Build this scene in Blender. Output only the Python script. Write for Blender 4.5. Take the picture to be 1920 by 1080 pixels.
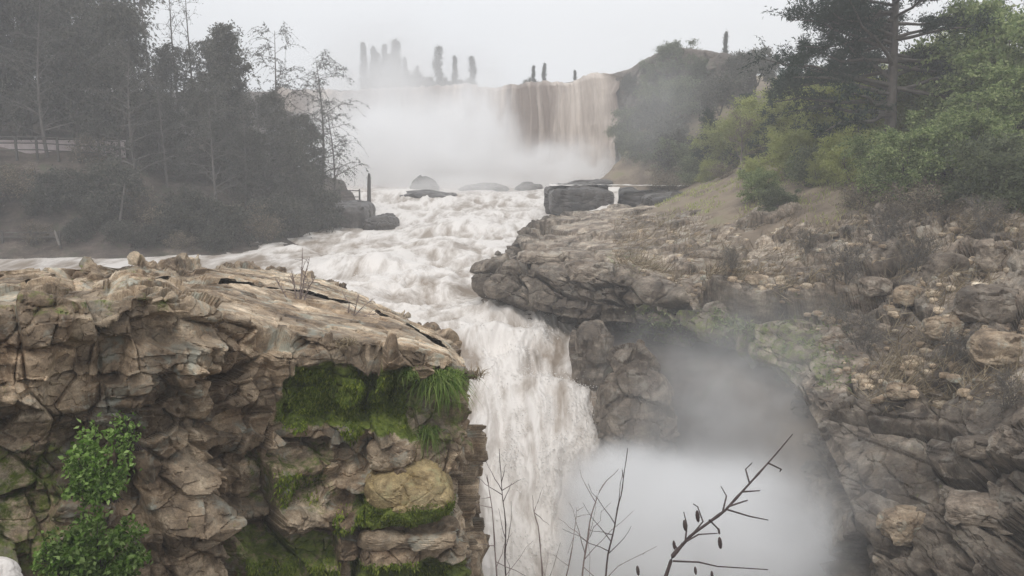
import bpy, math
import numpy as np
from math import radians, sin, cos, pi

S = bpy.context.scene
COL = S.collection
for o in list(bpy.data.objects):
    bpy.data.objects.remove(o)

# ------------------------------------------------------------------ camera, sky, sun, exposure
F = 1600.0                       # focal length in pixels of a 1920 wide picture
TH = math.atan(270 / F)          # pitch: the horizon runs 270 px below the top edge
cam_d = bpy.data.cameras.new("camera")
cam = bpy.data.objects.new("camera", cam_d)
COL.objects.link(cam)
cam_d.sensor_width = 36.0
cam_d.lens = 36.0 * F / 1920.0
cam_d.clip_start = 0.05
cam_d.clip_end = 6000
cam.location = (0, 0, 0)
cam.rotation_euler = (pi / 2 - TH, 0, 0)
S.camera = cam

SUN_EL, SUN_AZ = radians(58), radians(200)     # azimuth clockwise from +Y: behind, a little to the left
W = bpy.data.worlds.new("World")
S.world = W
W.use_nodes = True
wn, wl = W.node_tree.nodes, W.node_tree.links
bg = wn["Background"]
sky = wn.new("ShaderNodeTexSky")
sky.sky_type = 'NISHITA'
sky.sun_disc = False
sky.sun_elevation = SUN_EL
sky.sun_rotation = SUN_AZ
sky.air_density = 1.0
sky.dust_density = 4.0
hs = wn.new("ShaderNodeHueSaturation")
hs.inputs["Saturation"].default_value = 0.10
wl.new(sky.outputs[0], hs.inputs["Color"])
mxw = wn.new("ShaderNodeMix")
mxw.data_type = 'RGBA'
mxw.inputs[0].default_value = 0.75            # closed cloud deck over the clear-sky gradient
wl.new(hs.outputs[0], mxw.inputs[6])
tcw = wn.new("ShaderNodeTexCoord")
nzw = wn.new("ShaderNodeTexNoise")
nzw.inputs["Scale"].default_value = 1.6
nzw.inputs["Detail"].default_value = 3
wl.new(tcw.outputs["Generated"], nzw.inputs["Vector"])
rpw = wn.new("ShaderNodeValToRGB")
rpw.color_ramp.elements[0].position = 0.3
rpw.color_ramp.elements[0].color = (7.0, 7.25, 7.6, 1)
rpw.color_ramp.elements[1].position = 0.7
rpw.color_ramp.elements[1].color = (7.9, 8.05, 8.3, 1)
wl.new(nzw.outputs[0], rpw.inputs[0])
wl.new(rpw.outputs[0], mxw.inputs[7])
wl.new(mxw.outputs[2], bg.inputs["Color"])
bg.inputs["Strength"].default_value = 0.115

sun_d = bpy.data.lights.new("sun", 'SUN')
sun_d.energy = 0.9
sun_d.angle = radians(16)
sun_d.color = (1.0, 0.97, 0.93)
sun = bpy.data.objects.new("sun", sun_d)
COL.objects.link(sun)
sun.location = (0, -20, 60)
sun.rotation_euler = (pi / 2 - SUN_EL, 0, pi - SUN_AZ + pi - pi)
# aim the lamp from the sun's direction
from mathutils import Vector
sd = Vector((sin(SUN_AZ) * cos(SUN_EL), cos(SUN_AZ) * cos(SUN_EL), sin(SUN_EL)))
sun.rotation_euler = sd.to_track_quat('Z', 'Y').to_euler()

S.view_settings.view_transform = 'Standard'
S.view_settings.look = 'None'
S.view_settings.gamma = 1
S.view_settings.exposure = 0.40
S.render.engine = 'CYCLES'
cy = S.cycles
cy.use_denoising = True
cy.max_bounces = 12
cy.diffuse_bounces = 3
cy.glossy_bounces = 2
cy.transmission_bounces = 3
cy.transparent_max_bounces = 8
cy.volume_bounces = 10
cy.volume_step_rate = 0.6
cy.volume_max_steps = 96
cy.caustics_reflective = cy.caustics_refractive = False

# ------------------------------------------------------------------ maths helpers
CT, ST = cos(TH), sin(TH)

def P(px, py, Y):
    """the world point at distance Y ahead which the photograph shows at (px, py)"""
    a, b = (px - 960) / F, (540 - py) / F
    d = np.array([a, CT + b * ST, -ST + b * CT])
    return d * (Y / d[1])

def proj(v):
    dep = v[..., 1] * CT - v[..., 2] * ST
    up = v[..., 1] * ST + v[..., 2] * CT
    dep = np.where(dep > 0.1, dep, 0.1)
    return 960 + F * v[..., 0] / dep, 540 - F * up / dep

def X(px, Y):
    return (px - 960) / F / 1.012 * Y

def hsh(ix, iy, iz, seed):
    h = (ix.astype(np.int64) * 374761393 + iy.astype(np.int64) * 668265263 + iz.astype(np.int64) * 2147483647 + seed * 1274126177) & 0xffffffff
    h = ((h ^ (h >> 13)) * 1274126177) & 0xffffffff
    h = ((h ^ (h >> 16)) * 2246822519) & 0xffffffff
    h = h ^ (h >> 15)
    return (h & 0xffffff).astype(np.float64) / 0xffffff

def vnoise(p, seed=0):
    f = np.floor(p)
    i = f.astype(np.int64)
    t = p - f
    t = t * t * t * (t * (t * 6 - 15) + 10)
    r = 0
    for dx in (0, 1):
        wx = t[..., 0] if dx else 1 - t[..., 0]
        for dy in (0, 1):
            wy = t[..., 1] if dy else 1 - t[..., 1]
            for dz in (0, 1):
                wz = t[..., 2] if dz else 1 - t[..., 2]
                r = r + wx * wy * wz * hsh(i[..., 0] + dx, i[..., 1] + dy, i[..., 2] + dz, seed)
    return r * 2 - 1

def fbm(p, octs=4, seed=0, gain=0.5):
    a, s, r = 1.0, 0.0, 0
    q = np.array(p, dtype=np.float64)
    for k in range(octs):
        r = r + a * vnoise(q, seed + k * 17)
        s += a
        a *= gain
        q = q * 2.03 + 11.7
    return r / s

def ridged(p, octs=4, seed=0):
    a, s, r = 1.0, 0.0, 0
    q = np.array(p, dtype=np.float64)
    for k in range(octs):
        r = r + a * (1 - np.abs(vnoise(q, seed + k * 13)) * 2)
        s += a
        a *= 0.5
        q = q * 2.1 + 5.3
    return r / s

def voro(p, seed=0):
    f = np.floor(p)
    i = f.astype(np.int64)
    sh = p.shape[:-1]
    F1 = np.full(sh, 9.0)
    F2 = np.full(sh, 9.0)
    idv = np.zeros(sh)
    til = np.zeros(sh)
    for dx in (-1, 0, 1):
        for dy in (-1, 0, 1):
            for dz in (-1, 0, 1):
                a, b, c = i[..., 0] + dx, i[..., 1] + dy, i[..., 2] + dz
                h = [hsh(a, b, c, seed + k) for k in range(4)]
                ex, ey, ez = p[..., 0] - a - h[0], p[..., 1] - b - h[1], p[..., 2] - c - h[2]
                d = np.sqrt(ex ** 2 + ey ** 2 + ez ** 2)
                m = d < F1
                F2 = np.where(m, F1, np.minimum(F2, d))
                g = h[3]
                idv = np.where(m, g, idv)
                til = np.where(m, ex * np.cos(g * 97) + ey * np.sin(g * 61) + ez * np.cos(g * 151), til)
                F1 = np.where(m, d, F1)
    return F1, F2, idv, til

TONE = [None]
def blocks(p, size, seed, amp, crack, warp=0.12, tilt=0.9, tone=0.0):
    """broken blocks: every cell of rock is a facet that stands out and leans by its own amount, dark cracks between"""
    q = p / np.array(size)
    q = q + warp * np.stack([vnoise(q * 1.7, seed + 31), vnoise(q * 1.7, seed + 32), vnoise(q * 1.7, seed + 33)], -1)
    a, b, c, t = voro(q, seed)
    if tone:
        TONE[0] = (0 if TONE[0] is None else TONE[0]) + tone * (hsh((c * 1e6).astype(np.int64), (c * 0).astype(np.int64), (c * 0).astype(np.int64), 3) - 0.5)
    return amp * (c - 0.5) * 2 + amp * tilt * t - crack * np.exp(-((b - a) / 0.035) ** 2)

def sstep(a, b, x):
    t = np.clip((x - a) / (b - a), 0, 1)
    return t * t * (3 - 2 * t)

def resample(A, counts, axis):
    A = np.moveaxis(np.asarray(A, float), axis, 0)
    out = []
    for i, n in enumerate(counts):
        t = np.arange(n) / n
        t = t.reshape((-1,) + (1,) * (A.ndim - 1))
        out.append(A[i] * (1 - t) + A[i + 1] * t)
    out.append(A[-1:])
    return np.moveaxis(np.concatenate(out, 0), 0, axis)

def soften(G, n, wrap=False):
    for _ in range(n):
        H = G.copy()
        H[1:-1] = G[1:-1] * 0.5 + (G[:-2] + G[2:]) * 0.25
        G = H.copy()
        G[:, 1:-1] = H[:, 1:-1] * 0.5 + (H[:, :-2] + H[:, 2:]) * 0.25
    return G

def gnormals(G):
    du = np.gradient(G, axis=0)
    dv = np.gradient(G, axis=1)
    n = np.cross(du, dv)
    return n / (np.linalg.norm(n, axis=-1, keepdims=True) + 1e-9)

# ------------------------------------------------------------------ mesh helpers
def mesh_np(name, V, faces, mat=None, smooth=False, attrs=None, uv=None):
    """faces: list of (n,k) int arrays"""
    me = bpy.data.meshes.new(name)
    V = np.asarray(V, np.float32).reshape(-1, 3)
    if not isinstance(faces, list):
        faces = [faces]
    faces = [f for f in faces if len(f)]
    tot = np.concatenate([np.full(len(f), f.shape[1], np.int32) for f in faces])
    lv = np.concatenate([f.reshape(-1) for f in faces]).astype(np.int32)
    st = np.concatenate([[0], np.cumsum(tot)[:-1]]).astype(np.int32)
    me.vertices.add(len(V))
    me.vertices.foreach_set("co", V.reshape(-1))
    me.loops.add(len(lv))
    me.loops.foreach_set("vertex_index", lv)
    me.polygons.add(len(tot))
    me.polygons.foreach_set("loop_start", st)
    me.polygons.foreach_set("loop_total", tot)
    me.polygons.foreach_set("use_smooth", np.full(len(tot), bool(smooth)))
    if uv is not None:
        L = me.uv_layers.new(name="flow")
        L.data.foreach_set("uv", np.asarray(uv, np.float32).reshape(-1, 2)[lv].reshape(-1))
    for k, a in (attrs or {}).items():
        at = me.attributes.new(k, 'FLOAT', 'POINT')
        at.data.foreach_set("value", np.asarray(a, np.float32).reshape(-1))
    me.update(calc_edges=True)
    me.validate()
    if mat:
        me.materials.append(mat)
    return me

def grid_faces(nu, nv, flip=False):
    a = np.arange(nu * nv).reshape(nu, nv)
    f = np.stack([a[:-1, :-1], a[1:, :-1], a[1:, 1:], a[:-1, 1:]], -1).reshape(-1, 4)
    return f[:, ::-1] if flip else f

def obj(name, me, parent=None, loc=None):
    o = bpy.data.objects.new(name, me)
    COL.objects.link(o)
    if loc is not None:
        o.location = [float(c) for c in loc]
    if parent is not None:
        o.parent = parent
    return o

def tag(o, label=None, cat=None, group=None, kind=None):
    if label: o["label"] = label
    if cat: o["category"] = cat
    if group: o["group"] = group
    if kind: o["kind"] = kind
    return o

def tubes(lines, sides=5):
    """lines: list of (pts (n,3), radii (n,)) -> verts, faces"""
    VV, FF, off = [], [], 0
    ang = np.arange(sides) / sides * 2 * pi
    for pts, rad in lines:
        pts = np.asarray(pts, float)
        rad = np.asarray(rad, float)
        n = len(pts)
        t = np.gradient(pts, axis=0)
        t /= np.linalg.norm(t, axis=1, keepdims=True) + 1e-9
        ref = np.where(np.abs(t[:, 2:3]) > 0.9, np.array([[1.0, 0, 0]]), np.array([[0, 0, 1.0]]))
        a = np.cross(t, ref)
        a /= np.linalg.norm(a, axis=1, keepdims=True) + 1e-9
        b = np.cross(t, a)
        ring = pts[:, None] + rad[:, None, None] * (a[:, None] * np.cos(ang)[None, :, None] + b[:, None] * np.sin(ang)[None, :, None])
        VV.append(ring.reshape(-1, 3))
        i = np.arange(n * sides).reshape(n, sides) + off
        j = np.roll(i, -1, axis=1)
        FF.append(np.stack([i[:-1], j[:-1], j[1:], i[1:]], -1).reshape(-1, 4))
        off += n * sides
    return np.concatenate(VV), np.concatenate(FF)

def leaf_quads(c, d, ln, wd, rng):
    """c centres, d directions; a folded diamond per leaf -> verts, faces"""
    n = len(c)
    d = d / (np.linalg.norm(d, axis=1, keepdims=True) + 1e-9)
    r = rng.normal(size=(n, 3))
    s = np.cross(d, r)
    s /= np.linalg.norm(s, axis=1, keepdims=True) + 1e-9
    u = np.cross(d, s)
    ln = ln[:, None]
    wd = wd[:, None]
    mid = c + d * ln * 0.4
    V = np.stack([c, mid + s * wd * 0.5 + u * wd * 0.15, c + d * ln, mid - s * wd * 0.5 + u * wd * 0.15], 1)
    return V.reshape(-1, 3), np.arange(n * 4).reshape(n, 4)

def box_mesh(bs):
    """bs: list of (center, half sizes, rotation about z) -> verts, faces (slightly bevelled by splitting is not needed at this size)"""
    VV, FF = [], []
    q = np.array([[0, 1, 3, 2], [4, 6, 7, 5], [0, 4, 5, 1], [2, 3, 7, 6], [0, 2, 6, 4], [1, 5, 7, 3]])
    for k, (c, h, rz) in enumerate(bs):
        v = np.array([[x, y, z] for x in (-1, 1) for y in (-1, 1) for z in (-1, 1)], float) * np.array(h)
        cc, ss = cos(rz), sin(rz)
        v = np.stack([v[:, 0] * cc - v[:, 1] * ss, v[:, 0] * ss + v[:, 1] * cc, v[:, 2]], 1) + np.array(c)
        VV.append(v)
        FF.append(q + 8 * k)
    return np.concatenate(VV), np.concatenate(FF)

# ------------------------------------------------------------------ materials
def new_mat(name):
    m = bpy.data.materials.new(name)
    m.use_nodes = True
    n = m.node_tree.nodes
    return m, n, m.node_tree.links, n["Principled BSDF"], n["Material Output"]

def noise_n(n, l, vec, scale, detail=5, rough=0.6, dist=0.0):
    t = n.new("ShaderNodeTexNoise")
    t.inputs["Scale"].default_value = scale
    t.inputs["Detail"].default_value = detail
    t.inputs["Roughness"].default_value = rough
    t.inputs["Distortion"].default_value = dist
    if vec is not None:
        l.new(vec, t.inputs["Vector"])
    return t.outputs[0]

def ramp_n(n, l, fac, stops):
    r = n.new("ShaderNodeValToRGB")
    e = r.color_ramp.elements
    while len(e) < len(stops):
        e.new(0.5)
    for k, (p, c) in enumerate(stops):
        e[k].position = p
        e[k].color = (c[0], c[1], c[2], 1) if hasattr(c, "__len__") else (c, c, c, 1)
    l.new(fac, r.inputs[0])
    return r.outputs[0]

def mix_n(n, l, fac, a, b, mode='MIX'):
    m = n.new("ShaderNodeMix")
    m.data_type = 'RGBA'
    m.blend_type = mode
    for s, v in ((0, fac), (6, a), (7, b)):
        if hasattr(v, "is_linked"):
            l.new(v, m.inputs[s])
        elif hasattr(v, "__len__"):
            m.inputs[s].default_value = (v[0], v[1], v[2], 1)
        else:
            m.inputs[s].default_value = v
    return m.outputs[2]

def rock_mat(name, cols, lichen=(0.33, 0.34, 0.29), sc=1.0, moss=True, rough=0.7, bump=0.5, mosscol=((0.06, 0.09, 0.014), (0.20, 0.24, 0.045))):
    m, n, l, b, out = new_mat(name)
    tc = n.new("ShaderNodeTexCoord")
    v = tc.outputs["Object"]
    n1 = noise_n(n, l, v, 0.55 * sc, 9, 0.65, 0.4)
    base = ramp_n(n, l, n1, [(0.30, cols[0]), (0.45, cols[1]), (0.56, cols[2]), (0.70, cols[3])])
    mp = n.new("ShaderNodeMapping")
    mp.inputs["Scale"].default_value = (0.6, 0.6, 2.4)
    l.new(v, mp.inputs[0])
    n2 = noise_n(n, l, mp.outputs[0], 1.8 * sc, 8, 0.7)
    base = mix_n(n, l, 0.85, base, ramp_n(n, l, n2, [(0.3, 0.45), (0.5, 0.95), (0.68, 1.35)]), 'MULTIPLY')
    n3 = noise_n(n, l, v, 9 * sc, 6, 0.75)
    base = mix_n(n, l, 0.8, base, ramp_n(n, l, n3, [(0.32, 0.55), (0.5, 1.0), (0.7, 1.4)]), 'MULTIPLY')
    n5 = noise_n(n, l, v, 34 * sc, 4, 0.8)
    base = mix_n(n, l, 0.6, base, ramp_n(n, l, n5, [(0.33, 0.5), (0.5, 1.0), (0.68, 1.5)]), 'MULTIPLY')
    mp2 = n.new("ShaderNodeMapping")
    mp2.inputs["Scale"].default_value = (1.0, 1.0, 0.22)
    l.new(v, mp2.inputs[0])
    n6 = noise_n(n, l, mp2.outputs[0], 1.5 * sc, 6, 0.65, 0.6)
    base = mix_n(n, l, ramp_n(n, l, n6, [(0.52, 0.0), (0.66, 0.8)]), base, mix_n(n, l, 1.0, base, (0.42, 0.36, 0.31), 'MULTIPLY'))
    n4 = noise_n(n, l, v, 1.3 * sc, 7, 0.7, 0.5)
    base = mix_n(n, l, ramp_n(n, l, n4, [(0.54, 0.0), (0.64, 0.75)]), base, lichen)
    if moss:
        ta = n.new("ShaderNodeAttribute")
        ta.attribute_name = "tone"
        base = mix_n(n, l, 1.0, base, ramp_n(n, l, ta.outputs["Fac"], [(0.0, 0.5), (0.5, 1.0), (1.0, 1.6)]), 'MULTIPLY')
        at = n.new("ShaderNodeAttribute")
        at.attribute_name = "moss"
        nm = noise_n(n, l, v, 3.5, 7, 0.75)
        mul = n.new("ShaderNodeMath")
        mul.operation = 'MULTIPLY_ADD'
        l.new(nm, mul.inputs[0])
        mul.inputs[1].default_value = 1.6
        mul.inputs[2].default_value = -0.8
        ad = n.new("ShaderNodeMath")
        ad.operation = 'ADD'
        l.new(mul.outputs[0], ad.inputs[0])
        l.new(at.outputs["Fac"], ad.inputs[1])
        fac = ramp_n(n, l, ad.outputs[0], [(0.38, 0.0), (0.62, 1.0)])
        mc = ramp_n(n, l, n3, [(0.35, mosscol[0]), (0.65, mosscol[1])])
        base = mix_n(n, l, fac, base, mc)
    l.new(base, b.inputs["Base Color"])
    b.inputs["Roughness"].default_value = rough
    b.inputs["Specular IOR Level"].default_value = 0.3
    bp = n.new("ShaderNodeBump")
    bp.inputs["Strength"].default_value = bump
    bp.inputs["Distance"].default_value = 0.06
    l.new(n3, bp.inputs["Height"])
    l.new(bp.outputs[0], b.inputs["Normal"])
    return m

def soil_mat():
    m = rock_mat("soil", [(0.04, 0.03, 0.026), (0.075, 0.058, 0.048), (0.10, 0.08, 0.066), (0.14, 0.115, 0.09)], lichen=(0.055, 0.065, 0.035), sc=0.5, moss=False, rough=0.95)
    n, l = m.node_tree.nodes, m.node_tree.links
    b = n["Principled BSDF"]
    old = b.inputs["Base Color"].links[0].from_socket
    tc = n.new("ShaderNodeTexCoord")
    sp = n.new("ShaderNodeSeparateXYZ")
    l.new(tc.outputs["Object"], sp.inputs[0])
    mr = n.new("ShaderNodeMapRange")
    mr.interpolation_type = 'SMOOTHSTEP'
    mr.inputs[1].default_value, mr.inputs[2].default_value = 9, 14
    l.new(sp.outputs[0], mr.inputs[0])
    f = noise_n(n, l, tc.outputs["Object"], 0.35, 6, 0.65)
    sand = ramp_n(n, l, f, [(0.35, (0.13, 0.10, 0.075)), (0.55, (0.26, 0.205, 0.15)), (0.7, (0.20, 0.20, 0.10))])
    l.new(mix_n(n, l, mr.outputs[0], old, sand), b.inputs["Base Color"])
    return m

def leaf_mat(name, stops, trans=0.35):
    m, n, l, b, out = new_mat(name)
    n.remove(b)
    g = n.new("ShaderNodeNewGeometry")
    c = ramp_n(n, l, g.outputs["Random Per Island"], [(i / max(1, len(stops) - 1), s) for i, s in enumerate(stops)])
    oi = n.new("ShaderNodeObjectInfo")
    h = n.new("ShaderNodeHueSaturation")
    mr = n.new("ShaderNodeMapRange")
    mr.inputs[3].default_value = 0.8
    mr.inputs[4].default_value = 1.2
    l.new(oi.outputs["Random"], mr.inputs[0])
    l.new(mr.outputs[0], h.inputs["Value"])
    l.new(c, h.inputs["Color"])
    d = n.new("ShaderNodeBsdfDiffuse")
    t = n.new("ShaderNodeBsdfTranslucent")
    l.new(h.outputs[0], d.inputs[0])
    l.new(h.outputs[0], t.inputs[0])
    mx = n.new("ShaderNodeMixShader")
    mx.inputs[0].default_value = trans
    l.new(d.outputs[0], mx.inputs[1])
    l.new(t.outputs[0], mx.inputs[2])
    l.new(mx.outputs[0], out.inputs[0])
    return m

def plain_mat(name, c1, c2, sc=4.0, rough=0.8, stretch=(1, 1, 0.3)):
    m, n, l, b, out = new_mat(name)
    tc = n.new("ShaderNodeTexCoord")
    mp = n.new("ShaderNodeMapping")
    mp.inputs["Scale"].default_value = stretch
    l.new(tc.outputs["Object"], mp.inputs[0])
    f = noise_n(n, l, mp.outputs[0], sc, 6, 0.65)
    l.new(ramp_n(n, l, f, [(0.3, c1), (0.7, c2)]), b.inputs["Base Color"])
    b.inputs["Roughness"].default_value = rough
    bp = n.new("ShaderNodeBump")
    bp.inputs["Strength"].default_value = 0.4
    bp.inputs["Distance"].default_value = 0.02
    l.new(f, bp.inputs["Height"])
    l.new(bp.outputs[0], b.inputs["Normal"])
    return m

def water_mat(name, foam, mud, stretch=(1, 1, 1), lo=0.42, hi=0.60, rough=0.45, usefoam=True):
    """foaming flood water: foam and muddy streaks drawn out along the flow (UV: u across, v along, in metres)"""
    m, n, l, b, out = new_mat(name)
    uv = n.new("ShaderNodeUVMap")
    uv.uv_map = "flow"
    mp = n.new("ShaderNodeMapping")
    mp.inputs["Scale"].default_value = stretch
    l.new(uv.outputs[0], mp.inputs[0])
    f1 = noise_n(n, l, mp.outputs[0], 1.0, 8, 0.62, 0.8)
    f2 = noise_n(n, l, mp.outputs[0], 5.0, 6, 0.7, 0.3)
    s = n.new("ShaderNodeMath")
    s.operation = 'MULTIPLY_ADD'
    l.new(f2, s.inputs[0])
    s.inputs[1].default_value = 0.35
    l.new(f1, s.inputs[2])
    last = s.outputs[0]
    if usefoam:
        at = n.new("ShaderNodeAttribute")
        at.attribute_name = "foam"
        a2 = n.new("ShaderNodeMath")
        a2.operation = 'ADD'
        l.new(at.outputs["Fac"], a2.inputs[0])
        l.new(last, a2.inputs[1])
        last = a2.outputs[0]
    mid = tuple((a * 0.5 + c * 0.5) for a, c in zip(foam, mud))
    col = ramp_n(n, l, last, [(lo + 0.17, mud), ((lo + hi) / 2 + 0.17, mid), (hi + 0.17, foam)])
    l.new(col, b.inputs["Base Color"])
    b.inputs["Roughness"].default_value = rough
    b.inputs["Specular IOR Level"].default_value = 0.35
    bp = n.new("ShaderNodeBump")
    bp.inputs["Strength"].default_value = 0.25
    bp.inputs["Distance"].default_value = 0.10
    l.new(f2, bp.inputs["Height"])
    l.new(bp.outputs[0], b.inputs["Normal"])
    return m

def mist_mat(name, dens, noise_sc=2.2, col=(0.995, 0.995, 0.997), power=1.0, nlo=0.25, nhi=0.75):
    m, n, l, b, out = new_mat(name)
    n.remove(b)
    v = n.new("ShaderNodeVolumePrincipled")
    v.inputs["Color"].default_value = (*col, 1)
    v.inputs["Anisotropy"].default_value = 0.1
    tc = n.new("ShaderNodeTexCoord")
    ln = n.new("ShaderNodeVectorMath")
    ln.operation = 'LENGTH'
    l.new(tc.outputs["Object"], ln.inputs[0])
    mr = n.new("ShaderNodeMapRange")
    mr.interpolation_type = 'SMOOTHSTEP'
    mr.inputs[1].default_value = 1.0
    mr.inputs[2].default_value = 0.15
    mr.inputs[3].default_value = 0.0
    mr.inputs[4].default_value = 1.0
    l.new(ln.outputs["Value"], mr.inputs[0])
    f = noise_n(n, l, tc.outputs["Object"], noise_sc, 4, 0.55, 0.3)
    r2 = n.new("ShaderNodeMapRange")
    r2.inputs[1].default_value = nlo
    r2.inputs[2].default_value = nhi
    l.new(f, r2.inputs[0])
    mu = n.new("ShaderNodeMath")
    mu.operation = 'MULTIPLY'
    l.new(mr.outputs[0], mu.inputs[0])
    l.new(r2.outputs[0], mu.inputs[1])
    m2 = n.new("ShaderNodeMath")
    m2.operation = 'MULTIPLY'
    l.new(mu.outputs[0], m2.inputs[0])
    m2.inputs[1].default_value = dens
    l.new(m2.outputs[0], v.inputs["Density"])
    l.new(v.outputs[0], out.inputs["Volume"])
    return m

M = {}
M["rock"] = rock_mat("rock_tan", [(0.085, 0.062, 0.042), (0.26, 0.192, 0.128), (0.40, 0.315, 0.222), (0.60, 0.51, 0.39)])
M["rock_wet"] = rock_mat("rock_grey", [(0.075, 0.058, 0.044), (0.20, 0.158, 0.12), (0.33, 0.272, 0.212), (0.49, 0.425, 0.345)], lichen=(0.39, 0.355, 0.30), rough=0.7)
M["rock_dark"] = rock_mat("rock_dark", [(0.025, 0.022, 0.02), (0.055, 0.048, 0.043), (0.085, 0.075, 0.067), (0.13, 0.117, 0.106)], lichen=(0.10, 0.095, 0.088), rough=0.4)
M["cliff"] = rock_mat("rock_cliff", [(0.05, 0.04, 0.035), (0.11, 0.09, 0.075), (0.16, 0.13, 0.11), (0.20, 0.17, 0.14)], lichen=(0.10, 0.12, 0.07), sc=0.3, moss=False)
M["soil"] = soil_mat()
M["boulder_gold"] = rock_mat("rock_yellow", [(0.22, 0.165, 0.08), (0.33, 0.25, 0.125), (0.40, 0.31, 0.17), (0.48, 0.39, 0.24)], lichen=(0.36, 0.33, 0.18))
M["white_shape"] = plain_mat("pale_white", (0.50, 0.46, 0.42), (0.74, 0.70, 0.66), 9, 0.7, (1, 1, 1))
M["water"] = water_mat("flood_water", (0.74, 0.695, 0.65), (0.29, 0.235, 0.185), (0.55, 0.14, 1), 0.36, 0.64)
M["fall"] = water_mat("fall_water", (0.56, 0.48, 0.41), (0.17, 0.12, 0.09), (0.22, 0.018, 1), 0.40, 0.66, usefoam=True)
M["spray"] = plain_mat("spray_foam", (0.70, 0.66, 0.62), (0.80, 0.78, 0.75), 4, 0.5, (1, 1, 1))
M["leaf_dark"] = leaf_mat("leaves_dark", [(0.058, 0.062, 0.05), (0.11, 0.112, 0.09), (0.185, 0.175, 0.145)], 0.45)
M["leaf_grey"] = leaf_mat("leaves_grey", [(0.05, 0.055, 0.045), (0.09, 0.095, 0.08), (0.12, 0.12, 0.10)], 0.3)
M["leaf_yellow"] = leaf_mat("leaves_yellow_green", [(0.26, 0.295, 0.095), (0.40, 0.43, 0.15), (0.55, 0.56, 0.25)], 0.5)
M["leaf_green"] = leaf_mat("leaves_green", [(0.12, 0.17, 0.065), (0.25, 0.32, 0.13), (0.46, 0.50, 0.25)], 0.5)
M["leaf_deep"] = leaf_mat("leaves_deep_green", [(0.08, 0.10, 0.06), (0.16, 0.185, 0.105), (0.26, 0.285, 0.17)], 0.5)
M["leaf_bright"] = leaf_mat("leaves_bright", [(0.07, 0.14, 0.025), (0.17, 0.28, 0.06), (0.36, 0.48, 0.18)], 0.4)
M["needle"] = leaf_mat("needles", [(0.018, 0.034, 0.026), (0.035, 0.058, 0.042), (0.055, 0.08, 0.058)], 0.2)
M["leaf_brown"] = leaf_mat("leaves_brown", [(0.11, 0.09, 0.065), (0.20, 0.17, 0.125), (0.30, 0.26, 0.19)], 0.3)
M["grass"] = leaf_mat("grass_blades", [(0.08, 0.15, 0.03), (0.17, 0.25, 0.06), (0.30, 0.36, 0.12)], 0.35)
M["dry"] = leaf_mat("dry_stalks", [(0.14, 0.105, 0.065), (0.28, 0.22, 0.14), (0.44, 0.37, 0.26)], 0.2)
M["moss"] = leaf_mat("moss_fronds", [(0.085, 0.13, 0.018), (0.175, 0.24, 0.034), (0.34, 0.38, 0.075)], 0.3)
M["bark"] = plain_mat("bark", (0.05, 0.042, 0.036), (0.13, 0.11, 0.095), 6)
M["bark_pale"] = plain_mat("bark_pale", (0.10, 0.085, 0.075), (0.22, 0.19, 0.165), 6)
M["bark_grey"] = plain_mat("bark_grey", (0.09, 0.08, 0.072), (0.17, 0.155, 0.14), 6)
M["twig"] = plain_mat("twig_bark", (0.05, 0.036, 0.036), (0.11, 0.085, 0.08), 30)
M["twig_pale"] = plain_mat("twig_pale", (0.16, 0.12, 0.11), (0.30, 0.25, 0.23), 30)
M["wood_dark"] = plain_mat("weathered_timber", (0.05, 0.045, 0.04), (0.10, 0.09, 0.08), 5)
M["wood_pale"] = plain_mat("pale_timber", (0.28, 0.24, 0.21), (0.42, 0.38, 0.34), 5)
M["wood_mid"] = plain_mat("grey_timber", (0.13, 0.115, 0.105), (0.22, 0.20, 0.18), 5)
M["plaster"] = plain_mat("pinkish_pale", (0.33, 0.27, 0.27), (0.47, 0.41, 0.41), 2, 0.9, (1, 1, 1))  # pinkish tone of the low slab behind the long railing

# ------------------------------------------------------------------ the river course
# rows of the water surface: (py, distance, left px, right px)
RIV = [(336, 172, 520, 1200), (344, 150, 560, 1190), (352, 136, 600, 1180), (368, 119, 640, 1110), (388, 106, 660, 1060),
       (412, 95, 670, 1050), (440, 83.5, 560, 1010), (466, 75.5, 200, 1000), (489, 67.5, -340, 985), (512, 62, -400, 985),
       (540, 58, -300, 1000), (570, 54.8, 200, 1040), (602, 51.8, 560, 1085), (642, 48.6, 720, 1105), (680, 46.2, 800, 1112),
       (712, 44.6, 830, 1118), (760, 42.6, 850, 1122), (850, 39.8, 850, 1150), (960, 37.4, 850, 1260), (1080, 35, 840, 1390),
       (1230, 32.5, 830, 1480), (1420, 27.5, 800, 1750), (1720, 20.5, 760, 2200)]
riv_c = np.array([[P((a + b) / 2, py, Y) for (py, Y, a, b) in RIV]])[0]
riv_w = np.array([(b - a) / 2 / F * Y for (py, Y, a, b) in RIV])
cl = [(riv_c[i, 0], riv_c[i, 1], riv_w[i] * 0.9, riv_c[i, 2] - 1.6) for i in range(len(RIV)) if not (7 <= i <= 11)]
for i in (7, 8, 9, 10, 11):       # wide reach with the still arm behind the outcrop
    py, Y, a, b = RIV[i]
    c0 = P(760, py, Y)
    cl.append((c0[0], c0[1], 0.12 * Y, c0[2] - 1.6))
cl += [(9, 12, 5, -23.5), (13, 2, 5, -24), (18, -15, 6, -24.5), (24, -60, 8, -25), (24, -200, 8, -25)]
cl = np.array(sorted(cl, key=lambda c: -c[1]))

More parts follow.
